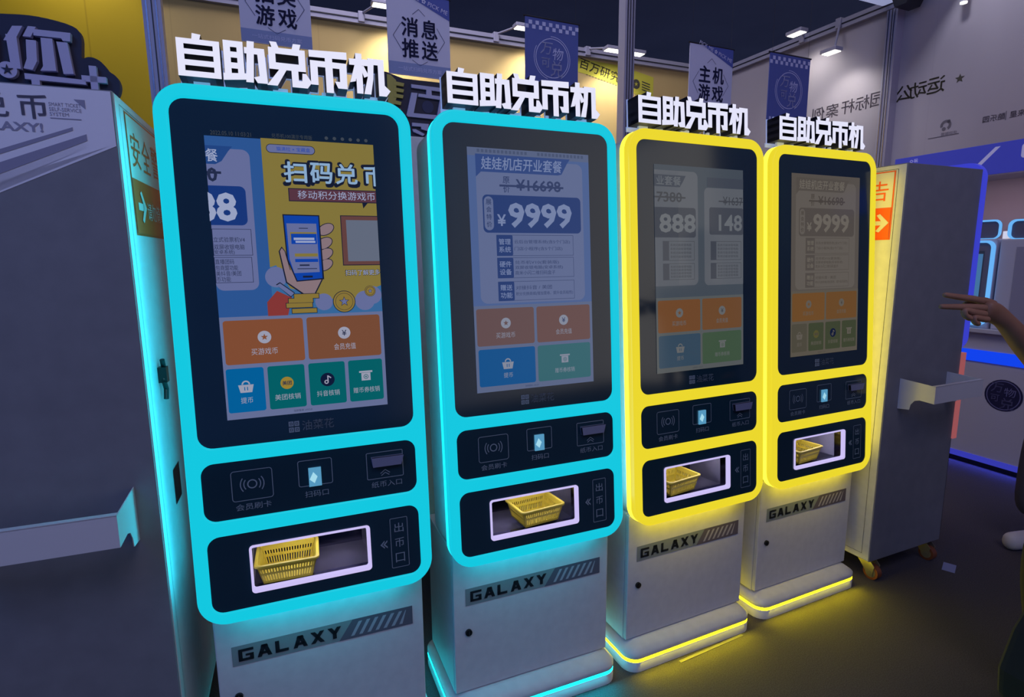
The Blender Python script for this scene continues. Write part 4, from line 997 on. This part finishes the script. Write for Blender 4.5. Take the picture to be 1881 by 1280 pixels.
LBLU = glow('pale_blue_led', (104, 178, 246), 1.0)
def screen_unit(u0, u1, label, lower=1.0):
    t = thing('ticket_screen', label, 'machine', (*plane(CO, YC)((u0 + u1) / 2, 0.985, -0.02),), YC)
    hw = (u1 - u0) / 2
    mb = MB(); mb.box((-hw - 0.004, -0.004, 0.0), (hw + 0.004, 0.22, 0.61), CT); mb.build('body', t, 0.006)
    vs, fs = curve_mesh([rrect(-hw, 0.02, hw, 0.60, 0.05), rrect(-hw + 0.018, 0.036, hw - 0.018, 0.585, 0.038)], 0.02)
    MB().add([(x_, -0.016 - z_, y_) for x_, y_, z_ in vs], fs, LBLU).build('light_frame', t)
    mb = MB(); mb.prism(rrect(-hw + 0.017, 0.035, hw - 0.017, 0.586, 0.037), -0.012, -0.004, mat('screen_bezel', (112, 114, 136), 0.4), lambda u, v, w_: (u, w_, v)); bz = mb.build('bezel', t)
    a = Art(lambda u, v, l=0.0: (u, -0.0125 - l, v), 0.001)
    a.rect(-hw + 0.06, 0.16, hw - 0.06, 0.53, pix('bezel_line', (34, 40, 60)), 1); a.rect(-hw + 0.066, 0.166, hw - 0.066, 0.51, pix('far_screen', (66, 112, 158)), 2)
    a.build('display', bz)
    mb = MB(); mb.prism(rrect(-hw + 0.012, 0.0, hw - 0.012, 0.125, 0.04), 0.04, 0.06, mat('header_board', (96, 98, 122), 0.5), lambda u, v, w_: (u, w_, v + 0.61))
    hd = mb.build('header_board', t)
    vs, fs = curve_mesh([rrect(-hw + 0.005, 0.0, hw - 0.005, 0.130, 0.042), rrect(-hw + 0.018, 0.006, hw - 0.018, 0.118, 0.032)], 0.012)
    MB().add([(x_, 0.036 - z_, y_ + 0.61) for x_, y_, z_ in vs], fs, LBLU).build('header_light', hd)
    a = Art(lambda u, v, l=0.0: (u, 0.038 - l, v + 0.61), 0.001); a.text('TICKET', 0, 0.05, 0.03, EM, 1, bold=0.03); a.build('header_word', hd)
    return t
screen_unit(-0.42, 0.112, 'counter-top ticket screen with pale blue frame, partly behind the grey machine')
t = screen_unit(0.70, 1.24, 'counter-top ticket screen standing past the right edge of the picture')
t = thing('coin_module', 'white coin module with black slots beside the pale blue screen', 'machine', plane(CO, YC)(0.40, 0.985, -0.02), YC)
mb = MB(); mb.box((-0.268, 0.0, 0.0), (0.268, 0.24, 0.605), CT); bd = mb.build('body', t, 0.008)
mb = MB(); mb.box((-0.17, -0.006, 0.05), (0.22, 0.0, 0.555), mat('module_plate', (150, 150, 172), 0.45)); pl = mb.build('front_plate', t, 0.003)
mb = MB(); mb.box((-0.075, -0.012, 0.445), (0.02, -0.005, 0.505), BLACK); mb.box((-0.075, -0.014, 0.375), (0.02, -0.005, 0.430), BLACK)
for i in range(5): mb.box((-0.068 + i * 0.017, -0.0155, 0.418), (-0.060 + i * 0.017, -0.0135, 0.424), CT)
mb.build('banknote_slot', pl)
mb = MB(); mb.prism(circ(-0.048, 0.26, 0.028, 24, 0.042), -0.012, -0.005, DARK, lambda u, v, w_: (u, w_, v)); mb.prism(circ(-0.048, 0.26, 0.018, 24, 0.03), -0.016, -0.011, PRINTGREY, lambda u, v, w_: (u, w_, v)); mb.build('coin_slot', pl)
mb = MB(); mb.box((-0.075, -0.009, 0.13), (-0.012, -0.005, 0.168), DARK); mb.build('label_plate', pl)
t = thing('module_header', 'rounded header board with pale blue edge reading TICKET above the coin module', 'sign', plane(CO, YC)(0.40, 1.59, -0.02), YC)
mb = MB(); mb.prism(rrect(-0.25, 0.0, 0.25, 0.125, 0.04), 0.05, 0.07, mat('header_board', (96, 98, 122), 0.5), lambda u, v, w_: (u, w_, v)); mb.build('board', t)
vs, fs = curve_mesh([rrect(-0.258, 0.0, 0.258, 0.130, 0.042), rrect(-0.240, 0.006, 0.240, 0.118, 0.032)], 0.012)
MB().add([(x_, 0.046 - z_, y_) for x_, y_, z_ in vs], fs, LBLU).build('light_edge', t)
a = Art(lambda u, v, l=0.0: (u, 0.0495 - l, v), 0.001); a.text('TICKET', -0.06, 0.045, 0.034, EM, 1, bold=0.03); a.build('word', t)
o = MB().box((-0.018, -0.018, 0), (0.018, 0.018, 0.05), mat('small_white', (215, 210, 215), 0.4, 0, (220, 215, 222), 0.7)).build('small_box', None, 0.004)
o.location = plane(CO, YC)(0.122, 1.5955, -0.10); o.rotation_euler = (0, 0, YC)
setmeta(o, 'tiny white box between the two pale blue header boards', 'box')
# canopy and wall behind the counter
t = thing('canopy', 'blue canopy with white slanting bar and cut-off panel logo above the counter', 'canopy', CO, YC)
mb = MB(); mb.box((-0.62, -0.02, 2.02), (2.3, 0.0, 2.22), mat('canopy_blue', (64, 74, 190), 0.5, 0, (50, 56, 150), 0.42)); fb = mb.build('fascia', t, 0.003)
mb = MB(); mb.box((-0.62, 0.001, 2.03), (2.3, 0.16, 2.215), CT); mb.build('soffit', t)
mb = MB()
for u in (-0.55, 2.2): mb.box((u - 0.03, 0.58, 0.0), (u + 0.03, 0.64, 2.1), ALU)
mb.box((-0.6, 0.158, 2.05), (2.25, 0.66, 2.12), ALU)
mb.build('posts', t)
a = Art(lambda u, v, l=0.0: (u, -0.0205 - l, v), 0.001)
WPR = mat('canopy_white', (190, 190, 215), 0.5, 0, (150, 150, 200), 0.35)
a.poly([(-0.055, 2.085), (0.055, 2.195), (0.085, 2.195), (-0.035, 2.07), (-0.055, 2.07)], WPR, 1)
a.rect(0.205, 2.10, 0.36, 2.19, WPR, 1, 0.02); a.circle(0.262, 2.145, 0.026, EM, 2); a.circle(0.315, 2.145, 0.026, EM, 2)
a.text('Q·玩', -0.475, 2.185, 0.026, WPR, 1, bold=0.03)
a.build('canopy_print', fb)
o = MB().box((-0.66, 0.70, 0.0), (2.4, 0.76, 2.30), noisy('mauve_panel', (176, 156, 166), (186, 166, 176), 1.5, 0.7)).build('wall_counter'); o.location = CO; o.rotation_euler = (0, 0, YC); structure(o)
area('canopy_uplight', (CO[0] + 0.9, CO[1] - 0.9, 2.32), (CO[0] + 1.2, CO[1] + 0.2, 2.6), 2.0, 3.0, (1.0, 0.45, 0.3), 0.05)
area('canopy_fill_light', plane(CO, YC)(0.6, 2.02, -0.30), plane(CO, YC)(0.6, 0.9, -0.45), 2.4, 3.5, (0.95, 0.82, 0.95), 0.10)  # unseen fill light under the canopy, added to lift the mauve panel
# sliver of tape and a cable on the carpet
o = MB().box((-0.165, -0.006, 0.0), (0.165, 0.006, 0.0012), mat('floor_tape', (96, 92, 84), 0.5)).build('floor_tape'); o.location = (0.765, 1.977, 0.0004); o.rotation_euler = (0, 0, math.radians(27)); setmeta(o, 'strip of tape on the carpet in front of the nearer yellow kiosk', 'tape')
o = MB().box((-0.045, -0.025, 0.0), (0.045, 0.025, 0.001), mat('paper_scrap', (120, 126, 170), 0.6)).build('paper_scrap'); o.location = (2.105, 2.53, 0.0004); o.rotation_euler = (0, 0, math.radians(48)); setmeta(o, 'pale scrap of paper on the carpet beside the far caster', 'paper')

# ------------------------------------------------------------------ people
def skin_mesh(name, joints, edges, root_v, m, parent=None, sub=2):
    me = bpy.data.meshes.new(name)
    keys = list(joints)
    me.from_pydata([joints[k][:3] for k in keys], [(keys.index(a_), keys.index(b_)) for a_, b_ in edges], [])
    o = bpy.data.objects.new(name, me); C.objects.link(o)
    s = o.modifiers.new('skin', 'SKIN'); s.use_smooth_shade = True; s.branch_smoothing = 0.6
    me.skin_vertices  # the layer the modifier added
    lay = me.skin_vertices[0].data if me.skin_vertices else None
    for k, sv in zip(keys, lay):
        r = joints[k][3]; sv.radius = r if isinstance(r, tuple) else (r, r); sv.use_root = (k == root_v)
    d = o.modifiers.new('sub', 'SUBSURF'); d.levels = d.render_levels = sub
    em = bpy.data.meshes.new_from_object(o.evaluated_get(bpy.context.evaluated_depsgraph_get()))
    bpy.data.objects.remove(o); bpy.data.meshes.remove(me)
    em.name = name; em.materials.clear(); em.materials.append(m)
    for p in em.polygons: p.use_smooth = True
    o = bpy.data.objects.new(name, em); C.objects.link(o)
    if parent: o.parent = parent
    return o

SKIN = noisy('skin', (140, 98, 78), (152, 108, 88), 18, 0.55, 3)
def chain(ed, *ks):
    for a_, b_ in zip(ks, ks[1:]): ed.append((a_, b_))

# the person whose arm reaches in from the right; faces -X, stands at local origin
px_, py_ = 1.80, 1.56
person = thing('person', 'person in dark clothes pointing two fingers at the kiosks from the right edge', 'person', (px_, py_, 0), 0)
J = {}
def j(k, x, y, z, r): J[k] = (x - px_, y - py_, z, r)
# body core (local frame, facing -X)
core = {'pel': (0, 0, 0.93, (0.13, 0.16)), 'waist': (0.0, 0, 1.07, (0.12, 0.15)), 'chest': (0.0, 0, 1.28, (0.13, 0.18)), 'nb': (0.01, 0, 1.44, (0.07, 0.09)), 'neck': (-0.01, 0, 1.51, 0.052), 'jaw': (-0.035, 0, 1.575, (0.062, 0.058)), 'skull': (-0.02, 0, 1.655, (0.085, 0.072)), 'crown': (-0.01, 0, 1.715, (0.060, 0.052)),
        'lsh': (0.0, -0.19, 1.41, 0.060), 'lel': (0.07, -0.25, 1.13, 0.043), 'lwr': (0.02, -0.25, 0.88, 0.028), 'lha': (0.0, -0.25, 0.80, (0.022, 0.036)),
        'lhip': (0.0, -0.10, 0.88, 0.095), 'lkn': (0.03, -0.11, 0.50, 0.060), 'lan': (0.08, -0.11, 0.09, 0.040), 'ltoe': (-0.08, -0.12, 0.035, (0.030, 0.042)),
        'rhip': (0.0, 0.10, 0.88, 0.095), 'rkn': (-0.06, 0.11, 0.50, 0.060), 'ran': (0.0, 0.11, 0.09, 0.040), 'rtoe': (-0.16, 0.12, 0.035, (0.030, 0.042)),
        'rsh': (0.0, 0.10, 1.42, 0.062)}
def body(core, arm, ed_extra, name, parent):
    ed = []
    chain(ed, 'pel', 'waist', 'chest', 'nb', 'neck', 'jaw', 'skull', 'crown'); chain(ed, 'nb', 'lsh', 'lel', 'lwr', 'lha')
    chain(ed, 'pel', 'lhip', 'lkn', 'lan', 'ltoe'); chain(ed, 'pel', 'rhip', 'rkn', 'ran', 'rtoe')
    full = dict(core); full.update(arm); ed += ed_extra
    return skin_mesh(name, full, ed, 'pel', SKIN, parent)

# right arm: elbow low, forearm rising to the wrist, hand pointing to -X
j('rel', 1.640, 1.575, 1.085, 0.044); j('rfm', 1.520, 1.568, 1.170, 0.042); j('rfo', 1.430, 1.558, 1.248, 0.034); j('rwr', 1.345, 1.535, 1.318, 0.025); j('pal', 1.300, 1.520, 1.342, (0.030, 0.020)); j('kn', 1.256, 1.503, 1.352, (0.029, 0.016))
ex = []; chain(ex, 'nb', 'rsh', 'rel', 'rfm', 'rfo', 'rwr', 'pal', 'kn')
body_o = body(core, {k: J[k] for k in ('rel', 'rfm', 'rfo', 'rwr', 'pal', 'kn')}, ex, 'body', person)
FING = {'index_finger': [(1.262, 1.510, 1.371, 0.0105), (1.228, 1.500, 1.380, 0.0098), (1.175, 1.492, 1.387, 0.0085), (1.130, 1.484, 1.394, 0.0070)],
        'middle_finger': [(1.256, 1.492, 1.356, 0.0105), (1.205, 1.478, 1.361, 0.0095), (1.155, 1.466, 1.363, 0.0085), (1.104, 1.458, 1.365, 0.0068)],
        'ring_finger': [(1.254, 1.488, 1.340, 0.0105), (1.205, 1.474, 1.348, 0.0100), (1.172, 1.464, 1.356, 0.0092), (1.176, 1.462, 1.340, 0.0085), (1.200, 1.468, 1.330, 0.0078)],
        'little_finger': [(1.262, 1.488, 1.326, 0.0095), (1.222, 1.474, 1.332, 0.0090), (1.202, 1.466, 1.336, 0.0082), (1.206, 1.466, 1.322, 0.0076), (1.226, 1.472, 1.316, 0.007)],
        'thumb': [(1.312, 1.528, 1.360, 0.0120), (1.278, 1.530, 1.374, 0.0108), (1.240, 1.520, 1.371, 0.0098), (1.208, 1.510, 1.364, 0.0080)]}
for nm, pts in FING.items():
    jj = {str(i): (p[0] - px_, p[1] - py_, p[2], p[3]) for i, p in enumerate(pts)}
    skin_mesh(nm, jj, [(str(i), str(i + 1)) for i in range(len(pts) - 1)], '0', SKIN, body_o, 2)
def face_parts(parent, dx, dy, dz, hairm):
    mb = MB()
    for s in (-1, 1):
        mb.tube((dx - 0.098, dy + s * 0.031, dz + 1.648), (dx - 0.086, dy + s * 0.031, dz + 1.648), 0.011, mat('eye', (30, 24, 22), 0.3), 12)
    mb.build('eyes', parent)
    skin_mesh('nose', {'a': (dx - 0.098, dy, dz + 1.64, 0.008), 'b': (dx - 0.118, dy, dz + 1.605, 0.012)}, [('a', 'b')], 'a', SKIN, parent)
    mb = MB(); mb.tube((dx - 0.094, dy - 0.022, dz + 1.572), (dx - 0.094, dy + 0.022, dz + 1.572), 0.007, mat('lips', (128, 70, 62), 0.5), 8); mb.build('mouth', parent)
    for s in (-1, 1): skin_mesh('ear', {'a': (dx - 0.01, dy + s * 0.075, dz + 1.655, (0.016, 0.008)), 'b': (dx - 0.012, dy + s * 0.078, dz + 1.615, (0.012, 0.007))}, [('a', 'b')], 'a', SKIN, parent)
    mb = MB(); vs, fs, n, k = [], [], 28, 14
    for i in range(k + 1):                       # a cap of hair down to the nape, open over the face
        for q in range(n):
            ph = 2 * PI * q / n
            low = 0.50 + 0.28 * (1 + math.cos(ph)) / 2        # fraction of the half circle covered: short in front, long behind
            th = PI * low * i / k
            vs.append((dx - 0.012 + 0.106 * math.sin(th) * math.cos(ph), dy + 0.088 * math.sin(th) * math.sin(ph), dz + 1.668 + 0.112 * math.cos(th)))
    fs = [(i * n + q, i * n + (q + 1) % n, (i + 1) * n + (q + 1) % n, (i + 1) * n + q) for i in range(k) for q in range(n)]
    mb.add(vs, fs, hairm, True); mb.build('hair', parent)
HAIR = mat('black_hair', (18, 16, 16), 0.6)
face_parts(body_o, 0, 0, 0, HAIR)
DSH = mat('black_shirt', (20, 19, 21), 0.85); DTR = mat('black_trousers', (13, 12, 13), 0.9)
sh = {'b': (0, 0, 0.90, (0.140, 0.176)), 'w': (0, 0, 1.07, (0.146, 0.180)), 'c': (0, 0, 1.28, (0.150, 0.20)), 'n': (0.01, 0, 1.43, (0.085, 0.11)), 'ls': (0, -0.19, 1.41, 0.078), 'le': (0.045, -0.23, 1.22, 0.066), 'rs': (0, 0.12, 1.42, 0.080), 're': (-0.06, 0.045, 1.27, 0.066)}
skin_mesh('shirt', sh, [('b', 'w'), ('w', 'c'), ('c', 'n'), ('n', 'ls'), ('ls', 'le'), ('n', 'rs'), ('rs', 're')], 'b', DSH, body_o)
tr = {'t': (0, 0, 1.04, (0.122, 0.152)), 'p': (0, 0, 0.95, (0.130, 0.160)), 'lh': (0.0, -0.10, 0.86, 0.115), 'lk': (0.0, -0.115, 0.50, 0.092), 'la': (0.07, -0.115, 0.08, 0.078), 'rh': (0.0, 0.10, 0.86, 0.115), 'rk': (-0.07, 0.115, 0.50, 0.092), 'ra': (0.0, 0.115, 0.08, 0.075)}
skin_mesh('trousers', tr, [('t', 'p'), ('p', 'lh'), ('lh', 'lk'), ('lk', 'la'), ('p', 'rh'), ('rh', 'rk'), ('rk', 'ra')], 't', DTR, body_o)
for s, dx in ((-1, 0.08), (1, 0.0)):
    skin_mesh('shoe', {'h': (dx + 0.03, s * 0.115, 0.048, (0.045, 0.046)), 'm': (dx - 0.07, s * 0.118, 0.046, (0.044, 0.048)), 't': (dx - 0.165, s * 0.122, 0.038, (0.034, 0.044))}, [('h', 'm'), ('m', 't')], 'h', mat('dark_shoe', (20, 18, 18), 0.5), body_o)
# dark bag hanging at the person's side, its edge showing low at the right of the picture
t = thing('tote_bag', 'black tote bag hanging at the edge of the picture by the pointing person', 'bag', (1.465, 1.345, 0.34), math.radians(20))
mb = MB(); mb.prism([(-0.17, 0.20), (-0.21, 0.10), (-0.20, 0.02), (-0.15, 0.0), (0.15, 0.0), (0.20, 0.02), (0.19, 0.30), (-0.08, 0.31)], -0.05, 0.05, mat('black_canvas', (15, 14, 15), 0.9), lambda u, v, w_: (u, w_, v)); mb.build('bag_body', t, 0.02, 3)
mb = MB()
pts = [(-0.06, 0.0, 0.30), (-0.03, 0.02, 0.42), (0.06, 0.05, 0.52), (0.17, 0.02, 0.50), (0.19, 0.0, 0.29)]
for a_, b_ in zip(pts, pts[1:]): mb.tube(a_, b_, 0.011, mat('black_canvas', (15, 14, 15), 0.9), 8)
mb.build('bag_strap', t)

# second person: only a grey trouser leg and a white shoe show
qx, qy = 2.735, 2.60
p2 = thing('person', 'person in grey trousers and white shoes standing beyond the dark one, mostly outside the picture', 'person', (qx, qy, 0), math.radians(8))
core2 = dict(core)
core2.update({'rsh': (0.0, 0.19, 1.41, 0.060), 'rel': (0.07, 0.25, 1.13, 0.043), 'rwr': (0.02, 0.25, 0.88, 0.028), 'rha': (0.0, 0.25, 0.80, (0.022, 0.036))})
ex = []; chain(ex, 'nb', 'rsh', 'rel', 'rwr', 'rha')
b2 = body(core2, {}, ex, 'body', p2)
face_parts(b2, 0, 0, 0, HAIR)
sh2 = dict(sh); sh2.update({'rs': (0, 0.19, 1.41, 0.078), 're': (0.045, 0.23, 1.22, 0.066)})
skin_mesh('shirt', sh2, [('b', 'w'), ('w', 'c'), ('c', 'n'), ('n', 'ls'), ('ls', 'le'), ('n', 'rs'), ('rs', 're')], 'b', mat('grey_shirt', (84, 84, 96), 0.85), b2)
tr2 = {k: ((v[0] - 0.05, v[1], 0.15, 0.105) if v[2] < 0.2 else v) for k, v in tr.items()}
skin_mesh('trousers', tr2, [('t', 'p'), ('p', 'lh'), ('lh', 'lk'), ('lk', 'la'), ('p', 'rh'), ('rh', 'rk'), ('rk', 'ra')], 't', mat('grey_trousers', (70, 72, 88), 0.9), b2)
for s, dx in ((-1, 0.08), (1, 0.0)):
    skin_mesh('shoe', {'h': (dx + 0.03, s * 0.115, 0.052, (0.045, 0.050)), 'm': (dx - 0.07, s * 0.118, 0.050, (0.048, 0.050)), 't': (dx - 0.215, s * 0.122, 0.044, (0.042, 0.050))}, [('h', 'm'), ('m', 't')], 'h', mat('white_shoe', (196, 192, 196), 0.6), b2)
